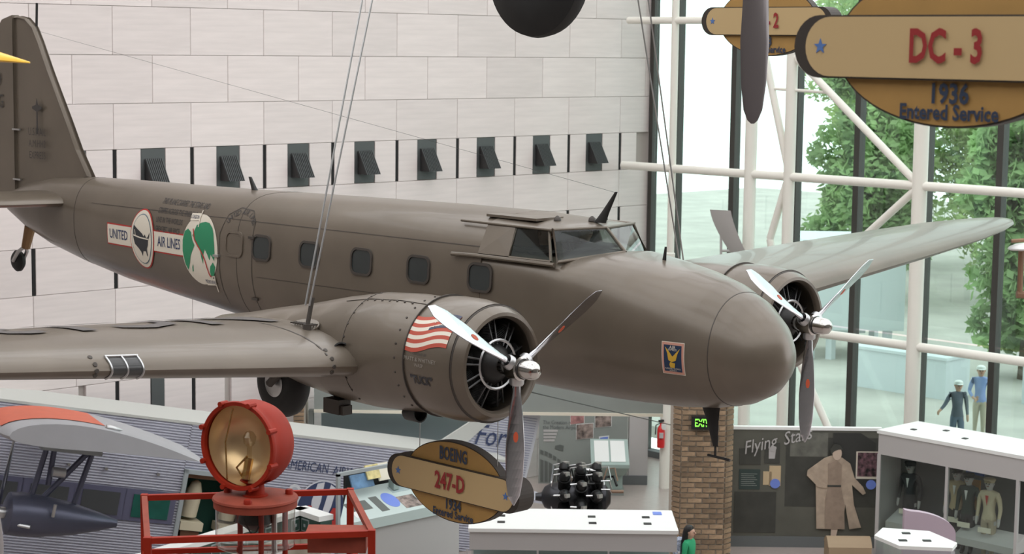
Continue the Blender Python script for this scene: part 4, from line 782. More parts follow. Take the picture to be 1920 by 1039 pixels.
# brick columns
def bricks(name, corners, z0, z1, ch, bl, label, zmin=0):   # corners: visible outline points left to right; bricks laid on each face
    t = thing(name, sum(corners, Vector())/len(corners), label, 'column'); inner = [c_ for c_ in corners]
    back = [c_+FH*.75 for c_ in (corners[0], corners[-1])]; q = MB(); ins = .012
    cen = sum(corners, Vector())/len(corners)+FH*.4; pl = [c_+(cen-c_)*.025 for c_ in corners]+[back[1], back[0]]
    n = len(pl); q.add([p+UP*z0 for p in pl]+[p+UP*z1 for p in pl], [tuple(range(n))[::-1], tuple(range(n, 2*n))]+[(i, (i+1) % n, (i+1) % n+n, i+n) for i in range(n)]); q.build('mortar_core', MORTAR, t)
    cache = {}
    nc = int((z1-zmin)/ch)
    for j in range(nc):
        z = zmin+ch*(j+.5)
        for a, c_ in zip(corners, corners[1:]):
            e = c_-a; L_ = e.length; u = e.normalized(); nn = u.cross(UP); nb = max(1, round(L_/bl)); w_ = L_/nb
            cuts = [0]+[w_*(k+(.5 if j % 2 else 1)) for k in range(nb) if w_*(k+(.5 if j % 2 else 1)) < L_-.02]+[L_] if nb > 1 else [0, L_]
            for s0, s1 in zip(cuts, cuts[1:]):
                k_ = round(s1-s0, 3)
                if k_ not in cache:
                    mb_ = MB(); x, zz = k_/2-.008, ch/2-.008; mb_.add([(-x, 0, -zz), (x, 0, -zz), (x, 0, zz), (-x, 0, zz), (-x+.006, -.02, -zz+.006), (x-.006, -.02, -zz+.006), (x-.006, -.02, zz-.006), (-x+.006, -.02, zz-.006)], [(4, 5, 6, 7), (0, 1, 5, 4), (1, 2, 6, 5), (2, 3, 7, 6), (3, 0, 4, 7)])
                    me = bpy.data.meshes.new('brick'); me.from_pydata(mb_.v, [], mb_.f); me.materials.append(BRICKM); cache[k_] = me
                o = bpy.data.objects.new('brick', cache[k_]); COL.objects.link(o); o.parent = t; o.matrix_parent_inverse = Matrix.Translation(-t.location)
                o.rotation_euler.z = math.atan2(u.y, u.x); o.location = a+u*((s0+s1)/2)+UP*z
    return t
col = bricks('brick_column', [V(3.10, 38.5, 0), V(3.24, 38.30, 0), V(4.10, 38.30, 0), V(4.26, 38.5, 0)], 0, 4.4, .105, .29, 'buff brick column with a lit exit sign under the airliner nose')
bricks('brick_pier', [V(-4.42, 39.75, 0), V(-4.19, 39.75, 0)], 0, 3.5, .09, .23, 'narrow brick pier at the end of the overhead beam', 2.0)
e_ = thing('exit_sign', V(3.47, 38.2, 2.66), 'black box exit sign with green letters on the brick column', 'sign')
part('housing', 3.42, 3.80, 38.14, 38.27, 2.68, 2.94, BLACK, e_); writing('lettering', 'EXIT', .22, V(3.61, 38.13, 2.81), RT, UP, mat('exit_green', (.25, .9, .08), .5, emit=1.2), e_, sx=.6, bold=.003, off=.003)
# airport history wall, kiosk
ap = thing('history_panel', V(1.6, 45, 0), 'grey-green wall panel about the modern airport with sepia photographs', 'exhibit panel')
part('board', .55, 2.62, 45.0, 45.1, 0, 3.3, GREYP, ap); part('side_return', 2.62, 3.06, 45.0, 45.5, 0, 3.3, CASEG, ap); part('base_strip', 1.9, 3.07, 44.96, 45.0, 0, .22, SLATE, ap)
SEP = mat('sepia_photo', (.22, .17, .15), .6, 0, .9, 9); REDPH = mat('reddish_photo', (.35, .17, .16), .6, 0, .6, 7); AG = mat('printed_dark_grey', (.12, .13, .12), .7)  # last grey: plain dark print for drawn windows, tower and pictures
def fpx(name, pts, m, parent, d, o): return shape(name, [[atd(x, y, d-o) for x, y in pts]], m, parent, -FH, .008)
def rpx(x0, y0, x1, y1, k=0): return [(x0, y1), (x1, y1+k), (x1, y0+k), (x0, y0)]
for tx, y_ in (('The Creation of', 792), ('the Modern Airport', 801)): writing('lettering', tx, .13, atd(1018, y_, 45), RT, UP, SLATE, ap, sx=.8, align='LEFT', off=.012)
for i in range(4): fpx('text_block', rpx(1019, 806+6*i, 1046-2*i, 810+6*i), CASEG, ap, 45, .012)
for q_, m in (((1070, 776, 1095, 796), REDPH), ((1081, 797, 1112, 824), SEP), ((1116, 776, 1146, 802), SEP)): fpx('photo_border', rpx(q_[0]-1, q_[1]-1, q_[2]+1, q_[3]+1, -3), PAPER, ap, 45, .012); fpx('photo', rpx(*q_, -3), m, ap, 45, .022)
fpx('blue_plaque', rpx(1123, 819, 1142, 831, -2), PAPER, ap, 45, .012); fpx('plaque_face', rpx(1125, 821, 1140, 829, -2), BLUEDOT, ap, 45, .022)
for k in range(7): x_ = 1013+8*k; y_ = 842+.55*k*k+2*k; fpx('printed_window', [(x_, y_+9), (x_+6, y_+11), (x_+6, y_+4), (x_, y_+1)], AG, ap, 45, .012); fpx('printed_window', [(x_, 904), (x_+6, 904), (x_+6, y_+22), (x_, y_+19)], AG, ap, 45, .012)
fpx('printed_tower', [(1040, 842), (1056, 846), (1057, 836), (1050, 834), (1041, 836)], AG, ap, 45, .012)
ki = thing('kiosk', V(2.2, 44, 0), 'pale green reading kiosk with sloping top and two white pages', 'kiosk'); KG = mat('kiosk_green', (.33, .41, .38), .6)
part('pedestal', 1.86, 2.44, 43.9, 44.4, 0, .62, KG, ki); part('plinth', 1.83, 2.47, 43.85, 44.42, 0, .14, GREYP, ki)
q = MB(); q.loft([[V(1.86, 43.85, .46), V(2.44, 43.85, .46), V(2.44, 44.4, .46), V(1.86, 44.4, .46)], [V(1.72, 43.55, .70), V(2.56, 43.55, .70), V(2.56, 44.5, .80), V(1.72, 44.5, .80)], [V(1.72, 43.55, .78), V(2.56, 43.55, .78), V(2.56, 44.5, 1.18), V(1.72, 44.5, 1.18)]]); q.build('sloping_desk', KG, ki)
sl = lambda r, k: V(r, 43.55+.95*k, .785+.40*k)
for r0, r1 in ((1.80, 2.12), (2.16, 2.48)): q = MB(); q.slab([sl(r0, .1), sl(r1, .1), sl(r1, .92), sl(r0, .92)], (sl(0, 0)-sl(0, 1)).cross(RT)*-1, .006); q.build('page', PAPER, ki)
# fire extinguisher on the white post
fe = thing('fire_extinguisher', Vector((33.6, 29.35, 1.35)), 'red fire extinguisher with white tag hung on the white post', 'extinguisher'); fx = Vector((33.9, 29.35, 1.0))-RT*.12-FH*.2; FRED = mat('bright_red', (.62, .02, .02), .35)
q = MB(); q.lathe(fx, UP, [(.001, 0), (.085, .0), (.09, .03), (.09, .42), (.06, .50), (.03, .53), (.03, .58), (.001, .58)], 18); q.build('cylinder', FRED, fe, True)
q = MB(); q.box(fx+UP*.62, (.14, .05, .05)); q.tube([fx+UP*.58, fx+RT*-.12+UP*.52, fx+RT*-.13+UP*.3], .014, 6); q.build('valve_and_hose', BLACK, fe); q = MB(); q.box(fx-FH*.1+RT*.05+UP*.5, (.02, .12, .13)); q.build('tag', PAPER, fe); q = MB(); q.tube([fx+UP*.4, Vector((33.9, 29.35, 1.4))], .03, 6); q.build('bracket', STEEL, fe); q = MB(); q.box(fx-FH*.092+UP*.3, (.09, .09, .12), AX); q.build('label_band', CASEG, fe)
# radial engine on show
en = thing('radial_engine', V(1.2, 37, 0), 'black radial aircraft engine with pipes on a stand behind the white case', 'engine'); ec = V(1.15, 37, 1.55)
q = MB(); q.lathe(ec-RT*.75, RT, [(.001, 0), (.07, 0), (.09, .12), (.2, .18), (.27, .3), (.30, .55), (.30, .95), (.22, 1.1), (.26, 1.15), (.26, 1.35), (.12, 1.45), (.001, 1.45)], 24); cr_ = q.build('crankcase', mat('engine_grey_black', (.05, .05, .055), .35, .7), en, True)
CYL = mat('cylinder_black', (.02, .02, .02), .4, .6); CHR = mat('bright_pipe', (.6, .6, .6), .25, 1)
for row, ax_ in ((0, -.2), (1, .12), (0, .42)):
    for k in range(9):
        a = 2*math.pi*(k+.5*row)/9+.1; u = UP*math.cos(a)+FH*math.sin(a); c_ = ec+RT*ax_+u*.26; q = MB()
        q.lathe(c_, u, [(.09, 0)]+[(rr, .03+.028*j+o) for j in range(9) for rr, o in ((.125, 0), (.125, .01), (.095, .014), (.095, .024))]+[(.11, .30), (.09, .38), (.04, .42), (.001, .42)], 14); cyo = q.build('cylinder', CYL, cr_, True)
        q = MB(); q.tube([c_+u*.38-RT*.09, c_+u*.36-RT*.2, c_+u*.05-RT*.24], .018, 6); q.build('pushrod_tube', CHR, cyo, True); q = MB(); q.box(c_+u*.39+RT*.03, (.1, .1, .07)); q.build('rocker_box', mat('pale_alloy', (.42, .40, .37), .4, .6), cyo)
q = MB(); q.tube([ec+RT*.1+UP*.55, ec+RT*.4+UP*.52, ec+RT*.55+UP*.3, ec+RT*.58-UP*.3], .045, 10); q.build('exhaust_pipe', CHR, cr_, True); q = MB(); q.tube([ec+RT*.55+UP*.12, ec+RT*.95+UP*.12], .03, 8); q.build('intake_pipe', mat('brown_pipe', (.22, .13, .08), .5), cr_, True)
rg = random.Random(4)
for k in range(14): a = rg.uniform(-1.3, 1.3); x_ = rg.uniform(-.4, .6); u = UP*math.cos(a)+FH*math.sin(a)*-1; q = MB(); q.tube([ec+RT*x_+u*.3, ec+RT*(x_+.1)+u*.6, ec+RT*(x_+.25)+u*.62, ec+RT*(x_+.3)+u*.35], rg.choice((.014, .02, .028)), 6); q.build('engine_pipe', rg.choice((CHR, CYL, mat('brown_pipe', (.22, .13, .08), .5))), cr_, True)
for a in (-.35, .4): part('stand_leg', 1.15+a-.05, 1.15+a+.05, 36.9, 37.1, 0, 1.3, SLATE, en)
# long white-topped case
wcs = thing('display_case', V(.99, 32.6, 0), 'long white-topped display case in front of the black engine', 'display case')
part('top', -.765, 2.74, 31.9, 33.35, 2.13, 2.19, CASEW, wcs); part('fascia', -.745, 2.72, 31.93, 33.32, 1.82, 2.13, CASEG, wcs); part('base', -.72, 2.70, 31.95, 33.3, 0, .8, CASEG, wcs); CASEGL = glassmat('case_glass', (.88, .93, .91), .05)
for r0 in (-.745, .4, 1.55, 2.69): part('post', r0, r0+.03, 31.93, 31.96, .8, 1.82, CASEG, wcs)
part('glass_front', -.71, 2.69, 31.94, 31.95, .8, 1.82, CASEGL, wcs); part('backboard', -.7, 2.69, 33.2, 33.25, .8, 1.82, BLUEP, wcs)
for r0 in (-.25, 1.25, 2.15):
    for d_ in (32.3, 32.75): q = vbox(MB(), r0, r0+.13, d_, d_+.10, 2.19, 2.205); q.build('top_latch', DARK, wcs)
q = vbox(MB(), 2.35, 2.5, 33.0, 33.2, 2.19, 2.20); q.build('sticker', BLUEDOT, wcs)
# glass-fronted case beside the tri-motor
Q = atd(634, 903, 33); Q = Vector((Q.x, Q.y, 0)); EX, EY = Vector((1, 0, 0)), Vector((0, 1, 0)); S_ = lambda a, c_, z: Q+EX*a+EY*c_+UP*z
lc_ = thing('slanted_case', S_(1.4, .5, 0), 'pale display case with slanted panel of aircraft pictures beside the corrugated airliner', 'display case'); PB = mat('pale_mint_panel', (.50, .58, .56), .5)
def sbox(name, a0, a1, c0, c1, z0, z1, m): q = MB(); q.box(S_((a0+a1)/2, (c0+c1)/2, (z0+z1)/2), (a1-a0, c1-c0, z1-z0)); return q.build(name, m, lc_)
q = MB(); q.loft([[S_(a, 0, 1.75), S_(a, 0, 1.93), S_(a+e, .8, 2.28), S_(a+e, .8, 1.75)] for a, e in ((.02, .84), (2.9, 0))]); q.build('slanted_panel', PB, lc_)
sbox('dark_backboard', .86, 2.9, .85, .9, 1.7, 2.62, DARK); sbox('front_board', .02, 2.9, .05, .12, .5, 1.75, CASEG); sbox('foot', 0, 2.95, -.1, .3, 0, .5, KG); sbox('corner_post', -.03, .03, -.03, .03, .5, 2.84, FRG); sbox('top_bar', -.03, 2.9, -.03, .03, 2.80, 2.86, FRG)
pn = lambda a, k: S_(a, .8*k, 1.935+.35*k)
for a, k, w_, h, m in ((.75, .45, .5, .3, AG), (1.2, .4, .18, .5, AG), (1.85, .3, .4, .4, SEP), (1.9, .75, .4, .2, BLUEP), (.6, .2, .2, .2, PAPER)): q = MB(); q.slab([pn(a-w_/2, k-h/2), pn(a+w_/2, k-h/2), pn(a+w_/2, k+h/2), pn(a-w_/2, k+h/2)], UP, .01); q.build('printed_picture', m, lc_)
q = MB(); q.slab([pn(1.5+.16*math.cos(x), .45+.25*math.sin(x)) for x in np.linspace(0, 6.0, 20)], UP, .012); q.build('blue_disc', BLUEDOT, lc_)
for a, z0, w_, h, m, nm in ((1.05, 2.33, .5, .26, mat('picture_blue', (.10, .2, .34), .5, 0, .4, 6), 'blue_picture_card'), (1.55, 2.40, .28, .32, CREAM, 'caption_card'), (1.95, 2.36, .2, .16, CREAM, 'caption_card'), (1.3, 2.46, .3, .26, mat('yellow_poster', (.65, .55, .25), .6, 0, .3, 8), 'yellow_card'), (2.5, 2.36, .26, .2, CREAM, 'caption_card')): q = MB(); q.box(S_(a, .62, z0+h/2), (w_, .03, h), (EX, (EY*.9-UP*.4).normalized(), (UP*.9+EY*.4).normalized())); q.build(nm, m, lc_)
for a in (1.75, 2.2): sbox('model_stand', a, a+.12, .55, .7, 2.2, 2.5, KG)
# green and white booth
bo = thing('gift_booth', V(-4.6, 32, 0), 'cream and dark green booth wall with square medallions behind the red railing', 'booth'); W1, W2, W3 = V(-5.75, 30.0, 0), V(-3.6, 33.5, 0), V(-3.14, 32.95, 0)
GRN = mat('dark_green_band', (.035, .075, .06), .6); CRW = mat('cream_booth_wall', (.60, .55, .46), .7)
for a, c_ in ((W1, W2), (W2, W3)):
    u = (c_-a).normalized(); nn = u.cross(UP); L_ = (c_-a).length; axx = (u, nn, UP); m_ = (a+c_)/2
    for nm, z0, z1, th, m in (('cap', 2.04, 2.13, .30, CASEW), ('green_band', 1.74, 2.04, .24, GRN), ('wall_board', 0, 1.74, .2, CRW)): q = MB(); q.box(m_+UP*((z0+z1)/2), (L_+.1, th, z1-z0), axx); q.build(nm, m, bo)
    for k in range(6 if L_ > 2 else 1):
        p = a+u*(L_*(k+.55)/(6 if L_ > 2 else 1.2))+nn*.125+UP*1.89; q = MB(); q.box(p, (.22, .02, .22), axx); md = q.build('medallion', FRG, bo); q = MB(); q.box(p+nn*.008, (.18, .02, .18), axx); q.build('medallion_field', GRN, md); q = MB(); q.box(p+nn*.016, (.05, .02, .05), axx); q.build('medallion_centre', FRG, md)
u = (W2-W1).normalized(); nn = u.cross(UP); pp = W1+u*3.05+nn*.11
q = MB(); q.box(pp+UP*1.56, (1.15, .03, .2), (u, nn, UP)); q.build('name_plate', PAPER, bo); writing('lettering', 'AMERICAN AIRWAYS GIFT', .12, pp+nn*.018+UP*1.56, u, UP, PRINTK, bo, sx=.62)
q = MB(); q.box(pp+u*.15+UP*1.08, (.75, .03, .7), (u, nn, UP)); q.build('poster_frame', GRN, bo); q = MB(); q.box(pp+u*.15+UP*1.06+nn*.012, (.55, .03, .56), (u, nn, UP)); q.build('poster', mat('orange_poster', (.5, .18, .06), .6, 0, .5, 6), bo); q = MB(); q.box(pp+u*.15+UP*1.0+nn*.02, (.36, .03, .4), (u, nn, UP)); q.build('poster_picture', mat('yellow_poster', (.65, .55, .25), .6, 0, .3, 8), bo)
# dark mural wall
mu = thing('mural_wall', V(5.9, 39.5, 0), 'dark olive photo mural wall with a large standing figure in a long coat', 'exhibit panel'); MUR = mat('dark_olive_mural', (.10, .098, .08), .6, 0, .18, 1.2)
part('board', 4.28, 7.36, 39.4, 39.5, 0.0, 2.45, MUR, mu); part('top_edge', 4.28, 7.36, 39.38, 39.52, 2.45, 2.51, CASEW, mu); part('base_strip', 4.28, 7.36, 39.37, 39.4, 0, .22, SLATE, mu)
d0 = 39.4; MD = mat('mural_dark', (.05, .05, .042), .6, 0, .2, 3); MG = mat('mural_grey', (.13, .13, .11), .6, 0, .3, 5)
flat('mural_hangar', rect(5.42, 7.3, .85, 2.3), d0, MD, mu, .004, .004); flat('mural_hangar', [(6.35, 1.3), (7.2, 1.3), (7.2, 2.2), (6.9, 2.4), (6.35, 2.4)], d0, mat('mural_black', (.03, .03, .027), .6), mu, .007, .004); flat('mural_sky', rect(5.5, 6.25, 1.9, 2.4), d0, MG, mu, .007, .004)
for r0, r1, z0, z1, m in ((4.5, 4.92, 1.72, 2.05, MD), (5.0, 5.3, 1.75, 2.18, MD), (4.42, 5.25, .3, 1.15, MD), (4.5, 4.92, 1.2, 1.62, mat('dark_teal_card', (.035, .055, .05), .6)), (4.98, 5.15, 1.3, 1.58, mat('buff_card', (.55, .42, .26), .6)), (5.1, 5.33, 1.28, 1.7, mat('buff_card', (.55, .42, .26), .6)), (6.82, 7.28, 1.45, 2.02, CREAMP)): flat('photo_card', rect(r0, r1, z0, z1), d0, m, mu, .012)
flat('group_photo', rect(6.85, 7.25, 1.5, 2.0), d0, mat('purple_group_photo', (.10, .05, .06), .6, 0, 1.2, 12), mu, .018); flat('photo_figure', [(5.08, 1.85), (5.2, 1.85), (5.22, 2.05), (5.15, 2.15), (5.08, 2.05)], d0, CASEG, mu, .02)
for i in range(7): flat('card_text', rect(4.54, 4.86-.03*(i % 3), 1.28+.04*i, 1.29+.04*i), d0, GREYP, mu, .018)
for r0, z0 in ((5.22, 1.33), (7.13, 1.33)): flat('blue_disc', ell(.10, .10, 20, r0, z0), d0, BLUEDOT, mu, .022)
writing('script_lettering', 'Flying', .38, V(4.88, d0, 2.13), (RT+UP*.26).normalized(), (UP-RT*.26).normalized(), CASEG, mu, shear=.4, sx=.8, off=.03); writing('script_lettering', 'Stars', .38, V(5.62, d0, 2.32), (RT+UP*.26).normalized(), (UP-RT*.26).normalized(), CASEG, mu, shear=.4, sx=.8, off=.03)
fg = thing('standing_cutout', V(6.35, 39.3, .15), 'tan cutout figure in a long open coat with one hand on the hip', 'cutout'); COAT, DRS = mat('tan_coat_print', (.42, .33, .25), .7, 0, .15, 6), mat('brown_dress_print', (.30, .225, .17), .7, 0, .12, 8)
def cut(name, pts, m, o, th=.02): return flat(name, [(5.82+1.22*a, .18+1.85*c_) for a, c_ in pts], 39.34, m, fg, o, th)
cut('coat', [(.30, .12), (.20, .12), (.17, .62), (.02, .72), (.03, .78), (.30, .92), (.42, .95), (.58, .93), (.72, .86), (.80, .70), (.94, .60), (.99, .53), (.94, .51), (.86, .56), (.76, .62), (.80, .40), (.93, .14), (.74, .12), (.66, .40), (.62, .12)], COAT, 0, .03)
cut('dress', [(.34, .12), (.33, .45), (.37, .60), (.36, .86), (.50, .90), (.58, .85), (.58, .60), (.64, .40), (.66, .12)], DRS, .012); cut('belt', [(.36, .60), (.58, .60), (.58, .62), (.36, .62)], MD, .02)
cut('face', ell(.075, .075, 18, .50, .975), mat('sepia_skin', (.55, .43, .34), .7), .014); cut('hair', [(.40, .96), (.38, 1.02), (.44, 1.08), (.54, 1.07), (.59, 1.02), (.52, 1.02), (.45, 1.0)], MD, .02); cut('arm', [(.03, .72), (.20, .60), (.34, .58), (.35, .62), (.22, .67), (.12, .75)], COAT, .02); cut('leg', [(.44, .12), (.55, .12), (.52, .02), (.46, -.04), (.44, .0)], mat('sepia_skin', (.55, .43, .34), .7), .0)
tr_ = thing('travel_trunk', V(6.75, 38.3, 0), 'tan trunk with dark lettering at the foot of the coat cutout', 'trunk')
part('body', 6.1, 6.95, 38.0, 38.6, 0, .36, mat('trunk_tan', (.33, .24, .15), .7), tr_); q = MB(); q.loft([[V(r, 38.0+.6*k, .36+.16*math.sin(math.pi*k)) for k in np.linspace(0, 1, 9)] for r in (6.1, 6.95)]); q.build('lid', mat('trunk_tan', (.33, .24, .15), .7), tr_)
# mannequin case along the glass
A_ = atz(1648, 808, 2.6); B_ = atz(1909, 855, 2.6); u = (B_-A_); u.z = 0; L_ = u.length; u.normalize(); nb = Vector((-u.y, u.x, 0)); nb = nb if nb.dot(FH) > 0 else -nb
mcs = thing('uniform_case', A_-UP*2.6, 'tall white-topped glass case showing four uniformed mannequins', 'display case'); ax2 = (u, nb, UP); A0_ = Vector((A_.x, A_.y, 0))
def cb_(name, s0, s1, b0, b1, z0, z1, m, parent=mcs): q = MB(); q.box(A0_+u*((s0+s1)/2)+nb*((b0+b1)/2)+UP*((z0+z1)/2), (s1-s0, b1-b0, z1-z0), ax2); return q.build(name, m, parent)
cb_('top', -.03, L_+.3, -.02, 1.4, 2.55, 2.62, CASEW); cb_('fascia', 0, L_+.3, 0, 1.38, 2.13, 2.55, CASEG); cb_('back', 0, L_+.3, 1.2, 1.25, 0, 2.13, SLATE); cb_('base', 0, L_+.3, 0, 1.38, 0, .35, CASEG)
for s0 in (0, L_*.5, L_-.02, L_+.24): cb_('post', s0, s0+.06, 0, .06, .35, 2.13, CASEG)
cb_('end_panel', -.02, 0, 0, 1.3, 0, 2.13, CASEG); cb_('glass_front', .06, L_, .02, .03, .35, 2.13, CASEGL)
for s0, b0 in ((.4, .5), (1.6, .5), (.9, .9)): cb_('top_latch', s0, s0+.1, b0, b0+.1, 2.62, 2.635, DARK)
for s0, s1 in ((.15, 1.35), (L_*.5+.15, L_-.1)):
    q = MB(); c0 = A0_+u*s0+nb*.12; c1 = A0_+u*s1+nb*.12; q.loft([[c0+UP*.62, c1+UP*.62, c1+nb*.45+UP*.62, c0+nb*.45+UP*.62], [c0+UP*.76, c1+UP*.76, c1+nb*.45+UP*.95, c0+nb*.45+UP*.95]]); q.build('label_rail', CASEG, mcs)
cb_('orange_panel', 1.45, 1.8, .9, .95, 1.15, 1.75, mat('amber_cloth', (.5, .24, .04), .7)); cb_('blue_panel', 1.35, 1.75, 1.1, 1.15, 1.8, 2.05, mat('deep_blue_card', (.05, .12, .4), .6))
# lavender panel and small hexagonal case
lp = thing('lavender_panel', V(7.35, 34.4, 0), 'lavender text panel with curved top in front of the uniform case', 'exhibit panel'); d1 = 34.3; LAV = mat('lavender_board', (.46, .36, .42), .65)
prof = [(6.78, 0), (7.68, 0), (7.68, 1.62)]+[(6.78+.90*math.cos(a), 1.62+.42*math.sin(a)) for a in np.linspace(.15, 1.45, 9)]+[(6.78, 2.06)]
q = MB(); q.slab([V(r, d1, z) for r, z in prof], -FH, -.16); q.build('board', [LAV], lp); q = MB(); q.slab([V(r, d1-.005, z-.03) for r, z in prof[2:]]+[V(6.81, d1-.005, 1.5)], -FH, .01); q.build('face', LAV, lp)
for i in range(5): flat('text_line', rect(7.05, 7.5-.03*(i % 2), 1.52-.09*i, 1.535-.09*i), d1, mat('mauve_print', (.25, .15, .2), .6), lp, .02)
hx = thing('hexagonal_case', V(6.9, 32.7, 0), 'small white-topped hexagonal case in front of the lavender panel', 'display case')
hp = [V(6.06, 33.0, 0), V(6.35, 32.3, 0), V(7.2, 32.2, 0), V(7.35, 32.55, 0), V(7.05, 33.35, 0), V(6.30, 33.55, 0)]
for nm, z0, z1, k, m in (('top', 1.82, 1.88, 1.0, CASEW), ('glass_body', .9, 1.82, .96, CASEGL), ('base', 0, .9, .96, SLATE)):
    cc = sum(hp, Vector())/6; q = MB(); q.loft([[cc+(p-cc)*k+UP*z for p in hp] for z in (z0, z1)]); q.build(nm, m, hx)
for r_, d_ in ((6.4, 32.6), (6.8, 32.6), (6.55, 33.1)): q = vbox(MB(), r_, r_+.14, d_, d_+.1, 1.88, 1.895); q.build('top_latch', DARK, hx)
# ============================================================ PEOPLE AND MANNEQUINS
def figure(parent, org, fwd, h, pose, mats_, name='body'):
    """one continuous skinned body; pose = joint table in units of height: (right, forward, up)"""
    fwd = fwd.normalized(); rt = fwd.cross(UP); P = lambda p: org+(rt*p[0]+fwd*p[1]+UP*p[2])*h
    J, Ed, Rd = [], [], []
    def chain(pts, start=None):
        prev = start
        for p, r in pts:
            J.append(P(p)); Rd.append(r*h); i = len(J)-1
            if prev is not None: Ed.append((prev, i))
            prev = i
        return prev
    chain([((0, 0, .52), .075), ((0, 0, .60), .07), ((0, 0, .70), .082), ((0, .0, .80), .07), ((0, .005, .845), .034), ((0, .01, .87), .034), ((0, .018, .905), .056), ((0, .018, .95), .058), ((0, .015, .985), .035)])
    for s in ('L', 'R'):
        sg = -1 if s == 'L' else 1; sh, el, wr, hd_ = pose['arm'+s]
        chain([((sg*.095, 0, .805), .04), (sh, .034), (el, .027), (wr, .02), (hd_, .021), ((hd_[0], hd_[1]+.008, hd_[2]-.045), .012)], 3)
        if pose.get('leg'+s): kn, an, toe = pose['leg'+s]; chain([((sg*.045, 0, .49), .062), (kn, .042), (an, .027), (toe, .022)], 0)
    me = bpy.data.meshes.new(name); me.from_pydata([tuple(p) for p in J], Ed, []); o = bpy.data.objects.new(name, me); COL.objects.link(o)
    o.modifiers.new('skin', 'SKIN'); sv = me.skin_vertices[0].data
    for i, r in enumerate(Rd): sv[i].radius = (r, r)
    sv[0].use_root = True; sd = o.modifiers.new('sub', 'SUBSURF'); sd.levels = sd.render_levels = 2
    bpy.context.view_layer.update(); me2 = bpy.data.meshes.new_from_object(o.evaluated_get(bpy.context.evaluated_depsgraph_get())); bpy.data.objects.remove(o)
    for m in mats_: me2.materials.append(m)
    for p in me2.polygons:
        z = (p.center.z-org.z)/h; q = p.center-org; lat = q.dot(rt)/h; hands = any((p.center-P(pose['arm'+s][3])).length < .06*h for s in 'LR')
        p.material_index = 2 if z > .855 or hands else (0 if z > .50 else 1); p.use_smooth = True
    b_ = link(name, me2, parent)
    hc = P((0, .018, .935)); 
    for sg in (-1, 1):
        q = MB(); q.lathe(hc+(rt*sg*.02+fwd*.052+UP*.004)*h, fwd, [(.008*h, 0), (.005*h, .004*h), (.0001, .005*h)], 8); q.build('eye', PRINTK, b_)
        q = MB(); q.lathe(hc+(rt*sg*.055)*h, rt*sg, [(.014*h, -.006*h), (.012*h, .006*h), (.0001, .008*h)], 8); q.build('ear', mats_[2], b_, True)
    q = MB(); q.tube([hc+(fwd*.05+UP*.008)*h, hc+(fwd*.066-UP*.012)*h], [.004*h, .009*h], 6); q.build('nose', mats_[2], b_, True)
    q = MB(); q.box(hc+(fwd*.052-UP*.028)*h, (.024*h, .01*h, .005*h), (rt, fwd, UP)); q.build('mouth', mat('lips', (.35, .12, .1), .6), b_)
    return b_, hc, rt, fwd
ARMS = {'armL': ((-.12, 0, .76), (-.14, -.01, .63), (-.14, .03, .51), (-.14, .04, .465)), 'armR': ((.12, 0, .76), (.14, -.01, .63), (.14, .03, .51), (.14, .04, .465))}
def head_cap(hc, h, m, parent, name, prof, rt_=None, brim=None):
    q = MB(); q.lathe(hc, UP, [(r*h, z*h) for r, z in prof], 20); c_ = q.build(name, m, parent, True)
    if brim is not None: q = MB(); q.lathe(hc+brim*.055*h+UP*.022*h, UP, [(.0001, .006*h), (.045*h, .003*h), (.045*h, 0), (.0001, 0)], 14); q.build('brim', m, c_, True)
    return c_
CAPW = mat('white_cap', (.75, .75, .73), .7)
for px, py, h, top, bot, lab, pose, fw_ in ((1797, 714, 1.72, mat('charcoal_shirt', (.10, .11, .14), .8), mat('slate_trousers', (.12, .15, .21), .8), 'man in white cap and dark grey top walking outside with one arm out', {'armR': ((.13, .0, .76), (.20, .04, .66), (.28, .10, .60), (.31, .11, .58)), 'armL': ARMS['armL'], 'legL': ((-.05, .06, .27), (-.05, .02, .04), (-.05, .09, .015)), 'legR': ((.05, -.02, .27), (.05, -.10, .05), (.05, -.04, .015))}, -FH+RT*.1),
        (1840, 686, 1.80, mat('light_blue_shirt', (.25, .33, .60), .8), mat('khaki_trousers', (.48, .42, .33), .8), 'man in white cap, light blue shirt and khaki trousers walking outside', {'armL': ARMS['armL'], 'armR': ((.12, 0, .76), (.15, -.02, .64), (.10, .08, .56), (.07, .10, .55)), 'legL': ((-.05, .05, .27), (-.05, .06, .04), (-.05, .12, .015)), 'legR': ((.05, -.02, .27), (.05, -.08, .05), (.05, -.02, .015))}, -FH-RT*.15)):
    p = atz(px, py, .6+h); g = Vector((p.x, p.y, .6)); t = thing('person', g, lab, 'person'); bd, hc, rt_, f_ = figure(t, g, fw_, h, pose, [top, bot, SKIN])
    head_cap(hc, h, CAPW, t, 'cap', [(.064, .018), (.066, .03), (.055, .06), (.03, .075), (.0001, .078)], brim=f_)
gp_ = V(3.12, 34.8, 0); t = thing('person', gp_, 'girl with long black hair and green top beside the brick column', 'person'); h = 1.55
bd, hc, rt_, f_ = figure(t, gp_, RT*.9-FH*.45, h, {'armL': ARMS['armL'], 'armR': ARMS['armR'], 'legL': ((-.05, 0, .27), (-.05, 0, .04), (-.05, .07, .015)), 'legR': ((.05, 0, .27), (.05, 0, .04), (.05, .07, .015))}, [mat('green_top', (.02, .30, .13), .8), mat('jeans', (.06, .08, .15), .8), SKIN])
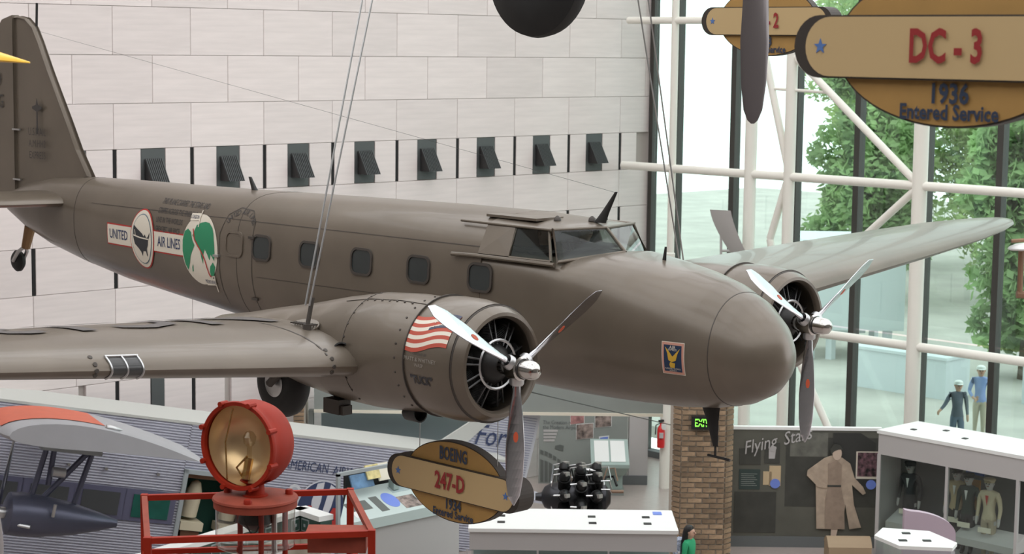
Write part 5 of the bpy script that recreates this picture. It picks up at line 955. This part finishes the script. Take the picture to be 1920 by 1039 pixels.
HAIR = mat('black_hair', (.012, .01, .01), .45); q = MB(); q.loft([[hc+(-f_*(.018+.01*k)+(rt_*math.cos(a)*w_+f_*math.sin(a)*w_*.85)+UP*z)*h for a in [2*math.pi*i/18 for i in range(18)]] for k, z, w_ in ((0, .085, .01), (0, .075, .045), (.5, .04, .068), (1.6, .0, .068), (3.6, -.06, .055), (4.2, -.13, .06), (4.2, -.20, .05), (4.2, -.22, .02))]); q.build('hair', HAIR, t, True)
q = MB(); q.box(gp_-f_*.12*h+UP*1.12, (.26, .14, .36), (rt_, f_, UP)); q.build('patterned_bag', mat('checked_cloth', (.3, .33, .42), .8, 0, .8, 30), t)
UN = mat('black_uniform', (.018, .018, .022), .8); MSK = mat('mannequin_face', (.42, .40, .39), .6); HATB = mat('dark_cap', (.02, .02, .022), .7)
for s0, b0, tp, bt_, hat, lab in ((.42, .55, UN, UN, HATB, 'mannequin in black airline uniform and peaked cap beside the white pages'), (1.42, .7, mat('tan_jacket', (.46, .36, .22), .8), UN, HATB, 'mannequin in tan jacket and dark cap beside the amber cloth'), (1.82, .5, mat('dark_green_uniform', (.015, .03, .025), .8), UN, HATB, 'mannequin in very dark green uniform and cap'), (2.34, .42, mat('cream_jacket', (.52, .44, .31), .8), mat('tan_skirt', (.4, .33, .24), .8), mat('tan_hat', (.42, .34, .22), .7), 'mannequin in cream jacket with red scarf and tan hat')):
    if s0 > L_-.15: s0 = L_-.3
    g = A0_+u*s0+nb*b0+UP*.35; t = thing('mannequin', g, lab, 'mannequin', 'mannequins in the uniform case'); h = 1.62
    bd, hc, rt_, f_ = figure(t, g, -nb+u*.15, h, {**ARMS, 'legL': ((-.05, 0, .27), (-.05, 0, .04), (-.05, .06, .015)), 'legR': ((.05, 0, .27), (.05, 0, .04), (.05, .06, .015))}, [tp, bt_, MSK])
    head_cap(hc, h, hat, t, 'hat', [(.060, .016), (.064, .03), (.074, .05), (.07, .062), (.0001, .07)], brim=f_)
    q = MB(); q.slab([g+(f_*.088+rt_*a+UP*z)*h for a, z in ((-.02, .80), (.02, .80), (0, .68))], f_, .012); q.build('scarf' if 'cream' in lab else 'shirt_front', REDP if 'cream' in lab else PAPER, t)
    q = MB(); q.box(g+f_*.2+UP*.62, (.26, .02, .1), (rt_, f_, UP)); q.build('caption_card', CREAM, t)

for s in (-1, 1):                                          # dummies in the cockpit seats
    g = Vector((XC+s*.33, 15.42, 6.55)); t = thing('mannequin', g, 'pilot mannequin in the %s cockpit seat of the grey airliner' % ('near' if s < 0 else 'far'), 'mannequin'); h = 1.66
    figure(t, g, Vector((0, -1, 0)), h, {'armL': ((-.11, .02, .76), (-.12, .05, .66), (-.10, .12, .66), (-.09, .14, .67)), 'armR': ((.11, .02, .76), (.12, .05, .66), (.10, .12, .66), (.09, .14, .67))}, [mat('pilot_jacket', (.05, .05, .06), .8), UN, SKIN])
q = MB(); q.tube([atx(985, 733, 16.6), atd(1258, 797, 38.25)], .008, 5); q.build('guy_wire', DARK, label='thin dark guy wire from the airliner belly to the brick column', cat='wire')
# curved panel fixed to the window tubes, seen over the far wing
cpn = thing('curved_panel', Vector((34.6, 28.7, 5.2)), 'curved grey metal panel fixed to the white window tubes behind the far wing', 'panel'); q = MB(); rows = []
for k in np.linspace(0, 1, 9):
    x_ = 1331+8*k+34*k**1.6; x2 = 1370+10*k+22*k**1.5; y_ = 393+85*k; rows.append([atx(x_, y_, 34.7), atx(x2, y_+2, 34.5), atx(x2, y_+2, 34.53), atx(x_, y_, 34.73)])
q.loft(rows); q.build('sheet', CASEG, cpn, True); q = MB(); q.tube([atx(1352, 425, 34.75), atx(1352, 480, 34.75)], .03, 8); q.build('bracket', CASEG, cpn); q = MB(); q.tube([atx(1352, 470, 34.75), atx(1407, 472, XT)], .03, 8); q.build('arm', CASEG, cpn)
bw = thing('hanging_wing_tip', atd(1925, 560, 30), 'white wing tip with brown wooden strut hanging by the glass wall', 'wing tip'); q = MB()
q.loft([[atd(x, y, 30)+FH*(w_*math.cos(a))+UP*(.05*math.sin(a)*min(1, w_*4)) for a in [2*math.pi*i/14 for i in range(14)]] for x, y, w_ in ((1889, 467, .01), (1895, 466, .15), (1910, 464, .3), (1960, 460, .5), (2060, 452, .55))]); q.build('wing_panel', CASEW, bw, True)
q = MB(); q.tube([atd(1915, 468, 30), atd(1912, 552, 30)], .045, 8); q.tube([atd(1906, 552, 30), atd(1990, 556, 30)], .06, 8); q.build('wooden_strut', mat('brown_wood', (.25, .14, .08), .6), bw); q = MB(); q.tube([atd(1896, 452, 30), atd(2000, 446, 30)], .03, 6); q.build('upper_spar', mat('brown_wood', (.25, .14, .08), .6), bw)
q = MB(); q.tube([atd(1990, 458, 30), Vector((atd(1990, 458, 30).x, atd(1990, 458, 30).y, 18.85))], .01, 6); q.build('cable', STEEL, bw)
